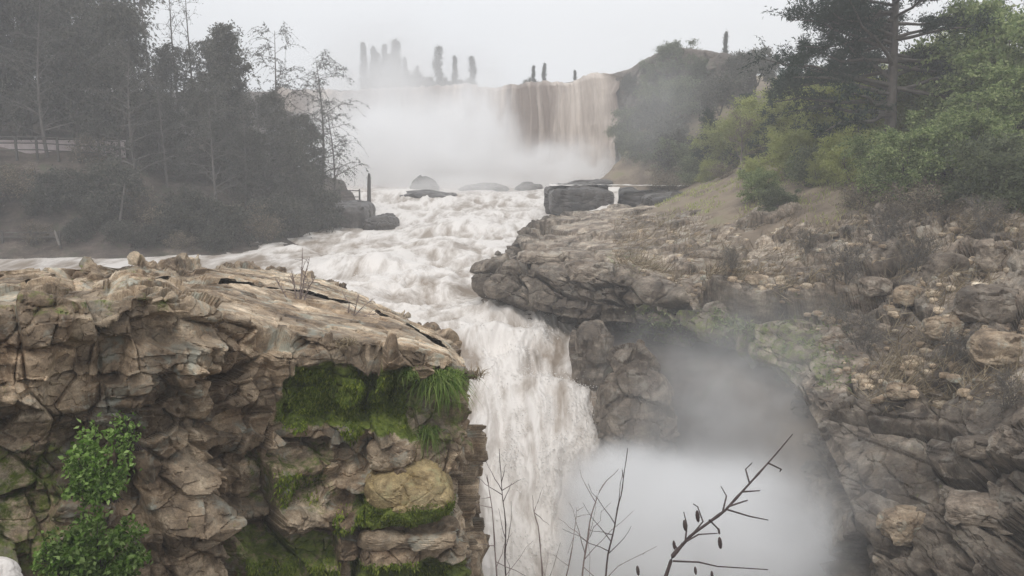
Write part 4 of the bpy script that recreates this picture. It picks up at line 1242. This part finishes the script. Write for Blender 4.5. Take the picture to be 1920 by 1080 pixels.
bl = [("under", 1215, 128, 1.3, "hazy bush on the hill shoulder nearest the falls"), ("under", 1250, 122, 1.4, "hazy dark bush at the top of the hill shoulder"), ("under", 1290, 116, 1.5, "hazy bush right of the hill shoulder"), ("brownbush", 1255, 112, 1.5, "hazy bush low on the slope beside the falls"),
      ("deep", 1320, 106, 1.2, "dark bush on the slope above the bare trunk"), ("yellow", 1362, 98, 1.1, "pale green bush behind the lone bare trunk"), ("deep", 1310, 100, 1.0, "greyish green bush low on the hill left of the trunk"), ("yellow", 1410, 90, 1.1, "yellow green bush right of the lone trunk"),
      ("yellow", 1455, 82, 1.1, "yellow green bush below the left conifer"), ("yellow", 1505, 76, 1.05, "yellow green bush in the middle of the bright thicket"), ("yellow", 1555, 73, 1.1, "tall yellow green bush below the pine branches"), ("yellow", 1610, 70, 1.1, "yellow green bush left of the pine trunk"),
      ("yellow", 1665, 68, 1.1, "yellow green bush directly below the pine trunk"), ("yellow", 1720, 65, 1.1, "yellow green bush right of the pine trunk"), ("green", 1775, 64, 1.15, "bright leafy bush at the upper right"), ("green", 1835, 60, 1.2, "tall leafy bush below the bare pine branches"),
      ("green", 1900, 56, 1.2, "leafy bush at the upper right edge"), ("green", 1960, 52, 1.1, "leafy bush running out of the right edge"), ("yellow", 1480, 70, 0.8, "dark low bush under the bright thicket by the path"), ("deep", 1540, 65, 0.9, "dark bush in the middle of the right bank"), ("yellow", 1600, 60, 0.75, "dark low bush left of the dead brown bush"),  # the dark bush has the deep green leaf colour
      ("green", 1660, 56, 0.8, "dull green bush behind the dead brown bush"), ("green", 1720, 52, 0.8, "deep green bush right of the dead brown bush"), ("green", 1790, 52, 0.9, "leafy bush at mid height on the right"), ("deep", 1850, 47, 1.1, "large deep green bush over the rocks at the right edge"), ("deep", 1920, 43, 1.0, "deep green bush at the right edge above the rocks"),
      ("green", 1880, 50, 0.95, "light leafed bush above the large deep green one"), ("brownbush", 1700, 49, 1.0, "dead brown twiggy bush on the right bank"), ("brownbush", 1760, 46.5, 0.9, "dead brown bush beside the large deep green bush"), ("brownbush", 1615, 54.5, 0.7, "small brown bush on the edge of the rock bank"),
      ("deep", 1470, 60.5, 0.55, "small dark bush with a pointed stump on the bank"), ("green", 1425, 66, 0.5, "small pale bush beside the lone trunk"), ("brownbush", 1250, 100, 1.1, "hazy brown bush at the foot of the cliff"), ("deep", 1180, 128, 1.0, "hazy bush at the cliff edge right of the falls"),
      ("yellow", 1335, 93, 0.55, "small yellowish bush on the sandy slope left of the lone trunk"), ("brownbush", 1290, 103, 0.7, "brown scrub on the sandy slope near the ledge blocks"), ("brownbush", 1440, 80, 0.7, "brown scrub on the sandy slope right of the lone trunk"), ("green", 1500, 68, 0.45, "low green bush at the top of the rock bank"),
      ("yellow", 1410, 74, 0.4, "low yellowish bush at the foot of the sandy slope"), ("brownbush", 1360, 84, 0.6, "brown scrub just left of the lone trunk"), ("yellow", 1545, 63, 0.5, "low yellow green bush above the rock bank middle"), ("brownbush", 1240, 108, 0.8, "brown scrub above the right ledge block"),
      ("deep", 1980, 41, 0.9, "deep green bush cut by the right edge"), ("yellow", 1590, 80, 1.2, "yellow green bush high behind the thicket"), ("yellow", 1490, 92, 1.1, "pale green bush high on the hill behind the conifer"), ("yellow", 1780, 76, 1.2, "yellow green bush high at the right behind the leafy ones")]
for sp, px, Y, sc, lb in bl:
    put(sp, px, Y, lb, "bush", "bush", sc, GB, sq=1.15)
for px, py, Y, sc, lb in [(1185, 150, 140, 0.7, "hazy bush on the cliff edge right beside the falls"), (1222, 128, 137, 0.75, "hazy bush crowning the hill shoulder, the left one"), (1258, 110, 133, 1.1, "hazy bush crowning the hill shoulder, the tallest one"), (1312, 125, 128, 0.8, "hazy bush crowning the hill right of the tallest"),
                          (1365, 125, 124, 0.9, "hazy bush on the hilltop behind the feathery conifer"), (1415, 125, 118, 1.1, "hazy bush on the hilltop left of the pine"), (1240, 200, 130, 1.1, "hazy bush in the middle of the cliff slope by the falls"), (1190, 240, 132, 1.2, "hazy bush clinging to the dark cliff beside the bright fall"),
                          (1290, 185, 124, 1.2, "hazy bush high on the slope left of the thicket"), (1345, 180, 116, 1.2, "hazy bush high on the slope above the lone trunk"), (1210, 310, 122, 1.0, "hazy bush at the bottom of the cliff by the ledges"), (1270, 300, 116, 1.1, "hazy bush at the bottom of the slope near the ledges")]:
    x = X(px, Y)
    put("under" if px % 2 else "deep", px, Y, lb, "bush", "bush", sc * 1.2, GB, sq=1.1, z=max(gz(x, Y), P(px, py, Y)[2] - 1.5))
for (p, sc, lb) in BR:
    plant("twigbush", 0 if sc > .42 else 1, p[0], p[1], p[2] - 0.1, sc * 1.15, sc * 40, lb, "brush", "bare_bush", "bare brush on the rock bank")
put("lone", 1384, 80, "lone thin bare trunk standing on the right bank", "tree", "bare_tree", 1.0)

# ------------------------------------------------------------------ railings and posts
def railing(label, pts, hgt, step, rails, thick, mat, name="railing"):
    """pts: polyline of ground points; parts: each post, each rail"""
    pts = [np.array(p, float) for p in pts]
    root = obj(name, None, None, pts[0])
    tag(root, label, "railing")
    o = pts[0]
    for a, b in zip(pts[:-1], pts[1:]):
        L = np.linalg.norm((b - a)[:2])
        n = max(1, int(round(L / step)))
        rz = math.atan2(b[1] - a[1], b[0] - a[0])
        for k in range(n + (1 if b is pts[-1] else 0)):
            c = a + (b - a) * k / n - o
            v, f = box_mesh([((c[0], c[1], c[2] + hgt / 2 - 0.2), (thick, thick, hgt / 2 + 0.25), rz)])
            obj("post", mesh_np("post", v, f, M[mat]), root)
        for h in rails:
            s, e = a - o + np.array([0, 0, h]), b - o + np.array([0, 0, h])
            v, f = tubes([(np.linspace(s, e, 8) + np.random.default_rng(3).normal(0, 0.02, (8, 3)), np.full(8, thick * 0.75))], 6)
            obj("rail", mesh_np("rail", v, f, M[mat], True), root)
    return root
Yr = 79.0
zr = P(100, 292, Yr)[2]
railing("long dark timber railing along the path under the evergreens", [(X(-200, Yr), Yr, zr), (X(70, Yr), Yr, zr + 0.0), (X(225, Yr + 1), Yr + 1, zr - 0.4)], 1.75, 1.9, (0.55, 1.15, 1.7), 0.09, "wood_dark")
v, f = box_mesh([((0, 0, 0.55), (6.2, 0.15, 0.75), 0.03), ((0, 0, 1.36), (6.3, 0.2, 0.06), 0.03)])
w_ = obj("low_slab", mesh_np("low_slab", v, f, M["plaster"]), None, (X(110, 81.5), 81.5, zr))  # slab stands in for an unidentified pale band behind the railing
tag(w_, "low pinkish slab seen between the posts of the long railing", "wall")
Yl = 70.5
zl = P(40, 456, Yl)[2]
railing("low dark railing near the water at the left edge", [(X(-120, Yl), Yl, zl), (X(98, Yl), Yl, zl)], 1.0, 2.2, (0.5, 0.9), 0.07, "wood_dark")
Ye = 95
ze = P(640, 381, Ye)[2]
railing("short timber railing on the embankment by the mist", [(X(596, Ye), Ye, ze), (X(672, Ye), Ye, ze)], 1.5, 2.2, (0.7, 1.4), 0.08, "wood_dark")

def post(label, px, py0, py1, Y, r, mat, lean=0.0):
    a, b = P(px, py0, Y), P(px + lean, py1, Y)
    t = np.linspace(-0.15, 1, 7)[:, None]
    pts = (b - a) * t
    v, f = tubes([(pts, np.array([1.1, 1.05, 1, 0.97, 0.95, 0.9, 0.55]) * r)], 8)
    tag(obj("post", mesh_np("post", v, f, M[mat], True), None, a), label, "post")
post("single dark upright post at the edge of the mist", 692, 372, 325, 101, 0.22, "wood_dark")
post("pale leaning post in front of the dark wood", 226, 405, 345, 74, 0.10, "wood_mid", 8)
post("short pale stub leaning at the end of the low railing", 110, 456, 432, 70.2, 0.10, "wood_mid", -8)

# ------------------------------------------------------------------ plants on the outcrop
def blades(n, ln, spread, droop, w, seed, arc=(0, 2 * pi), tilt=0.5):
    """a tussock of long bent blades"""
    rng = np.random.default_rng(seed)
    VV, FF = [], []
    t = np.linspace(0, 1, 6)
    for k in range(n):
        a = rng.uniform(*arc)
        e = rng.uniform(0.2, 1.35)
        L = ln * rng.uniform(0.5, 1.15)
        d = np.array([cos(a) * cos(e), sin(a) * cos(e), sin(e)])
        p = rng.normal(0, spread, 3) * np.array([1, 1, 0.3]) + d * L * t[:, None]
        p[:, 2] -= droop * L * t ** 2.2
        s = np.array([-sin(a), cos(a), 0.2])
        ww = (w * (1 - t ** 1.5) + 0.0012)[:, None]
        VV.append(np.stack([p - s * ww, p + s * ww], 1).reshape(-1, 3))
        i = np.arange(5) * 2 + 12 * k
        FF.append(np.stack([i, i + 1, i + 3, i + 2], 1))
    return np.concatenate(VV), np.concatenate(FF)

def tussock(label, px, py, n, ln, seed, droop=0.9, w=0.009, mat="grass", dy=-0.1, spread=0.10):
    p = on_outcrop(px, py)
    v, f = blades(n, ln, spread, droop, w, seed)
    tag(obj("grass_tussock", mesh_np("grass_tussock", v, f, M[mat]), None, p + np.array([0, dy, 0.0])), label, "grass tussock")
tussock("large bright green grass tussock drooping over the front of the outcrop", 824, 716, 1300, 0.85, 1, 0.85, 0.012, dy=-0.2, spread=0.14)
tussock("dry grass tuft sticking out at the right edge of the outcrop", 897, 708, 160, 0.5, 2, 0.5, 0.007, "dry")
tussock("trailing green tuft hanging below the large tussock", 806, 800, 260, 0.5, 3, 1.5, 0.009)
tussock("small green tuft on the top edge left of the large tussock", 760, 700, 120, 0.32, 4)
tussock("straw coloured tuft on the ledge above the mossy recess", 655, 640, 110, 0.3, 5, 0.6, 0.006, "dry")

def leafy_shrub(label, px, py, Y, rx, ry, rz, n, seed, leaf=0.10):
    rng = np.random.default_rng(seed)
    root = obj("leafy_shrub", None, None, P(px, py, Y))
    tag(root, label, "shrub")
    tips, lines = [], []
    for k in range(46):
        u = rng.normal(size=3)
        u /= np.linalg.norm(u)
        tip = u * np.array([rx, ry, rz]) * rng.uniform(0.55, 1.0) + np.array([0, -0.05, 0.1])
        t = np.linspace(0, 1, 6)[:, None]
        base = np.array([rng.normal(0, 0.08), 0.25 + rng.normal(0, .05), -rz * 0.9])
        pt = base * (1 - t) + tip * t + np.array([0, -0.12, 0.1]) * np.sin(t * pi)
        lines.append((pt, 0.010 * (1 - 0.75 * t[:, 0])))
        tips.append(pt)
    v, f = tubes(lines, 5)
    obj("stem", mesh_np("stem", v, f, M["twig"], True), root)
    tips = np.array(tips)
    k = rng.integers(0, len(tips), n)
    t = 0.45 + 0.6 * rng.uniform(0, 1, n) ** 0.7
    c = tips[k, 0] + 0
    i0 = np.clip((t * 5).astype(int), 0, 4)
    fr = np.clip(t * 5 - i0, 0, 1.3)[:, None]
    c = tips[k, i0] * (1 - fr) + tips[k, i0 + 1] * fr + rng.normal(0, 0.055, (n, 3))
    d = rng.normal(0, 0.8, (n, 3)) + np.array([0, -0.5, -0.15])
    V, Fc = leaf_quads(c, d, leaf * rng.uniform(0.6, 1.25, n), leaf * 0.62 * rng.uniform(0.7, 1.2, n), rng)
    obj("foliage", mesh_np("foliage", V, Fc, M["leaf_bright"]), root)
leafy_shrub("bright green leafy shrub at the foot of the outcrop, the larger lower one", 190, 1035, 12.4, 0.85, 0.5, 0.75, 5200, 1)
leafy_shrub("green leafy shrub climbing the outcrop above the larger shrub", 180, 880, 13.0, 0.55, 0.4, 0.75, 2200, 2)
leafy_shrub("sprawling green shrub at the lower left beside the larger shrub", 100, 1050, 12.3, 0.25, 0.3, 0.35, 500, 3, 0.085)
leafy_shrub("thin green creeper beside the dark cleft of the outcrop", 235, 820, 13.5, 0.22, 0.25, 0.35, 350, 4, 0.08)

def twiggy(name, label, cat, base, shoots, seed, mat, r, sub=6, sub_len=0.35, sides=5, jitter=0.02, cones=None):
    """a bare plant; shoots: list of polylines (in world points). Parts: each main stem, with its twigs as one further mesh"""
    rng = np.random.default_rng(seed)
    base = np.array(base, float)
    root = obj(name, None, None, base)
    tag(root, label, cat)
    for pts in shoots:
        pts = np.array(pts, float) - base
        t = np.linspace(0, 1, len(pts))
        tt = np.linspace(0, 1, 4 * len(pts))
        q = np.stack([np.interp(tt, t, pts[:, j]) for j in range(3)], 1)
        L = np.linalg.norm(q[-1] - q[0])
        q = q + np.stack([vnoise(np.stack([tt * 5, tt * 0 + s, tt * 0 + seed], 1), s) for s in (1, 2, 3)], 1) * jitter * L * np.minimum(1, tt * 4)[:, None]
        rr = r * (1 - 0.78 * tt)
        # knobbly buds
        rr = rr * (1 + 0.35 * (hsh(np.arange(len(tt)), np.arange(len(tt)), np.arange(len(tt)), seed) > 0.75))
        v, f = tubes([(q, rr)], sides + 1)
        st = obj("stem", mesh_np("stem", v, f, M[mat], True), root)
        lines = []
        for k in range(sub):
            u = rng.uniform(0.2, 0.96)
            p0 = np.array([np.interp(u, tt, q[:, j]) for j in range(3)])
            dv = (q[-1] - q[0]) / L
            sd_ = dv * rng.uniform(0.35, 0.9) + rng.normal(0, 0.55, 3) * np.array([1, 0.7, 1])
            sd_ /= np.linalg.norm(sd_)
            l_ = sub_len * rng.uniform(0.3, 1.1) * (1.15 - u)
            s = np.linspace(0, 1, 6)[:, None]
            lp = p0 + sd_ * l_ * s + rng.normal(0, 0.03 * l_, (6, 3)) * s
            lines.append((lp, np.maximum(r * 0.42 * (1 - 0.7 * s[:, 0]), 0.0012)))
        if lines:
            v, f = tubes(lines, sides)
            obj("twig", mesh_np("twig", v, f, M[mat], True), st)
    return root

# dead plant on the flat top of the outcrop
pb = on_outcrop(560, 585)
pb = P(560, 588, 22.5)
twiggy("bare_shrub", "dry bare twiggy plant standing on the flat top of the outcrop", "shrub", pb,
       [[P(560, 590, 22.5), P(564, 530, 22.6), P(566, 462, 22.6)], [P(560, 590, 22.5), P(552, 540, 22.4), P(545, 505, 22.3)], [P(562, 590, 22.5), P(575, 545, 22.5), P(592, 515, 22.4)], [P(560, 590, 22.5), P(535, 555, 22.3), P(515, 520, 22.2)], [P(560, 590, 22.5), P(570, 520, 22.7), P(580, 480, 22.8)]],
       5, "twig_pale", 0.028, 12, 0.7)
pb = P(670, 600, 22)
twiggy("bare_shrub", "low dry twigs lying on the flat top right of the taller dry plant", "shrub", pb,
       [[P(650, 602, 22), P(655, 570, 22), P(640, 545, 22)], [P(655, 602, 22), P(680, 575, 22), P(700, 560, 22)], [P(660, 602, 22), P(690, 590, 22), P(715, 588, 22)], [P(660, 602, 22), P(668, 570, 21.8), P(672, 550, 21.8)]],
       6, "twig_pale", 0.018, 8, 0.5)

# bare saplings and the alder branch close to the camera, rooted on the slope below
def near(pts, Y):
    return [P(a, b, Y + 0.03 * i) for i, (a, b) in enumerate(pts)]
def gbase(px, Y):
    return P(px, 1300, Y)
SA = [("thin upright bare sapling nearest the outcrop, the tallest on that side", 4.6, [(960, 1330), (950, 1080), (945, 960), (942, 845)], 0.009, 8),
      ("bare sapling with side twigs hugging the outcrop edge", 4.5, [(945, 1330), (932, 1080), (922, 960), (908, 890)], 0.009, 9),
      ("short knobbly bare stem right of the tall upright sapling", 4.7, [(1030, 1330), (1016, 1080), (1008, 980), (996, 925)], 0.009, 6),
      ("thin bare stem in front of the lower chute", 4.9, [(1045, 1330), (1060, 1080), (1072, 1010), (1082, 955)], 0.007, 4),
      ("forked bare sapling leaning right in front of the chute", 4.7, [(1080, 1330), (1090, 1080), (1108, 985), (1128, 920), (1160, 875)], 0.009, 7),
      ("straight bare sapling reaching the foot of the dark pyramid boulder", 4.6, [(1120, 1330), (1132, 1080), (1152, 1000), (1164, 920), (1172, 838)], 0.010, 7),
      ("low bare shoot slanting right between sapling and branch", 4.8, [(1080, 1330), (1110, 1110), (1160, 1060), (1235, 1025)], 0.006, 3)]
for i, (lb, Y, pl, r, sb) in enumerate(SA):
    pts = near(pl, Y)
    twiggy("bare_sapling", lb, "sapling", pts[0], [pts], 40 + i, "twig" if i in (0, 5) else "twig_pale", r * 0.75, sb, 0.5, jitter=0.012)

def alder():
    Y = 3.4
    main = near([(1170, 1420), (1215, 1180), (1248, 1080), (1262, 1040), (1298, 1000), (1360, 955), (1405, 905), (1450, 855), (1486, 812)], Y)
    root = twiggy("alder_branch", "dark bare alder branch with hanging cones slanting up at the bottom right", "branch", main[0], [main], 77, "twig", 0.0105, 0, 0.3, jitter=0.004)
    base = np.array(main[0])
    stem = [c for c in root.children][0]
    side = [[(1262, 1052), (1310, 1054), (1345, 1062), (1440, 1068)], [(1362, 955), (1405, 968), (1440, 975)], [(1300, 1000), (1318, 978), (1308, 950), (1300, 945)], [(1285, 1015), (1288, 985), (1282, 960)], [(1355, 960), (1362, 930), (1352, 912)],
            [(1392, 922), (1425, 920)], [(1440, 868), (1465, 880), (1462, 884)], [(1330, 975), (1345, 990), (1350, 1000)], [(1278, 1020), (1310, 1002), (1345, 1000)], [(1405, 905), (1398, 880), (1410, 868)], [(1270, 1030), (1262, 1015)], [(1365, 950), (1395, 940), (1402, 938)]]
    for pl in side:
        q = np.array(near(pl, Y + 0.02)) - base
        v, f = tubes([(q, np.linspace(0.0042, 0.0022, len(q)))], 6)
        obj("twig", mesh_np("twig", v, f, M["twig"], True), stem)
    for (px, py, h) in [(1308, 968, 26), (1284, 985, 24), (1264, 1022, 20), (1350, 1018, 26), (1348, 996, 14), (1304, 1070, 18), (1335, 1078, 18), (1196, 1070, 22)]:
        c = P(px, py, Y + 0.03) - base
        hh = h / F * Y / 2
        t = np.linspace(-1, 1, 9)
        rad = hh * 0.30 * np.sqrt(np.clip(1 - t ** 2, 0.02, 1)) * (1 + 0.18 * (np.arange(9) % 2))
        v, f = tubes([(np.stack([0.15 * hh * t, 0 * t, -hh * t], 1) + c, rad)], 8)
        obj("cone", mesh_np("cone", v, f, M["twig"], True), root)
alder()

# ------------------------------------------------------------------ ground cover on the right bank
def cover():
    rng = np.random.default_rng(8)
    a, b = proj(RB_V)
    k = np.argwhere((a > 1150) & (a < 1960) & (b > 405) & (b < 760) & (RB_N[..., 2] > 0.25) & (np.arange(RB_V.shape[1])[None] > 240))
    s = k[rng.integers(0, len(k), 900)]
    VV, FF = [], []
    v0, f0 = ico(2)
    for i, (u, w) in enumerate(s):
        p = RB_V[u, w]
        r = rng.uniform(0.05, 0.26) * (0.6 + 0.4 * rng.uniform())
        v = v0 * (1 + 0.22 * np.sin(v0 @ rng.normal(0, 3, (3, 3)))) .mean(1, keepdims=True)
        v = v / (np.abs(v) ** 4).sum(1, keepdims=True) ** 0.25 * np.array([1.3, 1.0, 0.7]) * r
        c, d = cos(i), sin(i)
        v = np.stack([v[:, 0] * c - v[:, 1] * d, v[:, 0] * d + v[:, 1] * c, v[:, 2]], 1)
        VV.append(v + p)
        FF.append(f0 + len(v0) * i)
    V = np.concatenate(VV)
    tag(obj("rubble", mesh_np("rubble", V, np.concatenate(FF), M["rock"], False, {"moss": np.zeros(len(V)), "tone": np.repeat(rng.uniform(0.2, 1, len(s)), len(v0))})), "small broken stones strewn over the right rock bank", "rubble", kind="stuff")
    # dry stalks
    n = 10000
    s = k[rng.integers(0, len(k), n * 3)]
    p = RB_V[s[:, 0], s[:, 1]]
    keep = fbm(p / 2.5, 3, 500) > -0.05
    p = p[keep][:n]
    n = len(p)
    d = rng.normal(0, 0.6, (n, 3)) + np.array([0.5, -0.3, 0.35])
    V, Fc = leaf_quads(p, d, rng.uniform(0.4, 1.5, n), rng.uniform(0.018, 0.045, n), rng)
    tag(obj("dry_grass", mesh_np("dry_grass", V, Fc, M["dry"])), "matted dry grass and straw on the right rock bank", "grass", kind="stuff")
    # green fringe under the rim
    k = np.argwhere((a > 1170) & (a < 1600) & (b > 575) & (b < 740))
    s = k[rng.integers(0, len(k), 9000)]
    p = RB_V[s[:, 0], s[:, 1]]
    pa, pb_ = proj(p)
    keep = (fbm(p / 1.6, 3, 520) > 0.12) & (pb_ < 640 + np.maximum(0, pa - 1400) * 0.6)
    p = p[keep]
    n = len(p)
    d = rng.normal(0, 0.5, (n, 3)) + np.array([0, -0.3, -0.3])
    V, Fc = leaf_quads(p, d, rng.uniform(0.12, 0.35, n), rng.uniform(0.05, 0.1, n), rng)
    tag(obj("creeping_plants", mesh_np("creeping_plants", V, Fc, M["leaf_green"])), "low green plants creeping under the rim of the right bank", "ground cover", kind="stuff")
    # grass on the bank above
    m = 36000
    x = rng.uniform(8, 40, m)
    y = rng.uniform(40, 105, m)
    z = ground_z(x, y)
    a, b = proj(np.stack([x, y, z], 1))
    keep = (a > 1230) & (a < 2000) & (b < 425) & (b > 280) & (fbm(np.stack([x, y, z], 1) / 3, 3, 540) > 0.08)
    p = np.stack([x, y, z], 1)[keep]
    n = len(p)
    d = rng.normal(0, 0.45, (n, 3)) + np.array([0, 0, 0.9])
    V, Fc = leaf_quads(p, d, rng.uniform(0.15, 0.5, n), rng.uniform(0.03, 0.08, n), rng)
    tag(obj("grass", mesh_np("grass", V, Fc, M["leaf_yellow"])), "rough grass between the bushes on the right bank", "grass", kind="stuff")
cover()

# ------------------------------------------------------------------ mist of the falls and haze
M["mist_core"] = mist_mat("mist_core", 3.0, 3.0, nlo=0.24, nhi=0.58)
M["mist_fall"] = mist_mat("mist_fall", 0.75, 3.4, nlo=0.34, nhi=0.68)
M["mist_thin"] = mist_mat("mist_thin", 0.11, 1.8)
M["mist_faint"] = mist_mat("mist_faint", 0.05, 2.2)
M["mist_pop"] = mist_mat("mist_pop", 0.12, 1.8)
M["mist_veil"] = mist_mat("mist_veil", 0.32, 2.2)
M["mist_gorge"] = mist_mat("mist_gorge", 0.23, 3.0, nlo=0.34, nhi=0.68)
def mist(c, r, mat, label, tilt=0.0):
    v, f = ico(4)
    o = obj("mist", mesh_np("mist", v, f, M[mat], True), None, c)
    o.scale = r
    o.rotation_euler = (0, tilt, 0)
    tag(o, label, "mist", kind="stuff")
mist(P(895, 280, 150), (10, 8, 17), "mist_fall", "tall plume of spray at the middle of the big falls")
mist(P(760, 325, 142), (26, 14, 15), "mist_fall", "broad bank of spray at the foot of the falls")
mist(P(860, 140, 196), (16, 6, 12), "mist_thin", "faint mist drifting before the right poplars")
mist(P(715, 230, 165), (20, 10, 21), "mist_veil", "mist veiling the left part of the falls")
mist(P(715, 130, 194), (22, 8, 18), "mist_pop", "thin mist drifting before the poplars")
mist(P(1050, 335, 138), (14, 8, 8), "mist_fall", "low spray under the bright right hand fall")
mist(P(1170, 930, 36), (3.6, 2.2, 3.0), "mist_core", "white burst of spray where the chute plunges")
mist(P(1330, 1090, 30), (6.6, 4.6, 5.8), "mist_core", "dense white spray boiling up from the gorge")
mist(P(1215, 1010, 34.2), (4.6, 2.6, 4.3), "mist_core", "white spray at the foot of the chute")
mist(P(1240, 720, 43.5), (5, 3.5, 5), "mist_gorge", "mist drifting across the wall under the rock nose")
mist(P(1440, 740, 38), (7, 5, 6), "mist_gorge", "faint mist under the overhanging rim")
mist(P(1400, 900, 36), (8, 7, 7.5), "mist_gorge", "thin mist rising against the gorge wall")

mist(P(1575, 960, 26.3), (2.6, 1.4, 4.0), "mist_gorge", "mist drifting over the lower edge of the right wall")
mist(P(1230, 210, 116), (10, 8, 11), "mist_faint", "faint mist before the hill shoulder beside the falls")
mist(P(850, 352, 123), (16, 6, 3.2), "mist_veil", "low spray around the rocks at the top of the rapids")

hz, n, l, b_, out = new_mat("haze")
n.remove(b_)
vp = n.new("ShaderNodeVolumePrincipled")
vp.inputs["Color"].default_value = (0.95, 0.96, 0.98, 1)
vp.inputs["Density"].default_value = 0.0021
l.new(vp.outputs[0], out.inputs["Volume"])
v, f = box_mesh([((0, 130, 5), (190, 200, 38), 0)])
tag(obj("haze", mesh_np("haze", v, f, hz)), "pale damp air over the whole valley", "haze", kind="stuff")
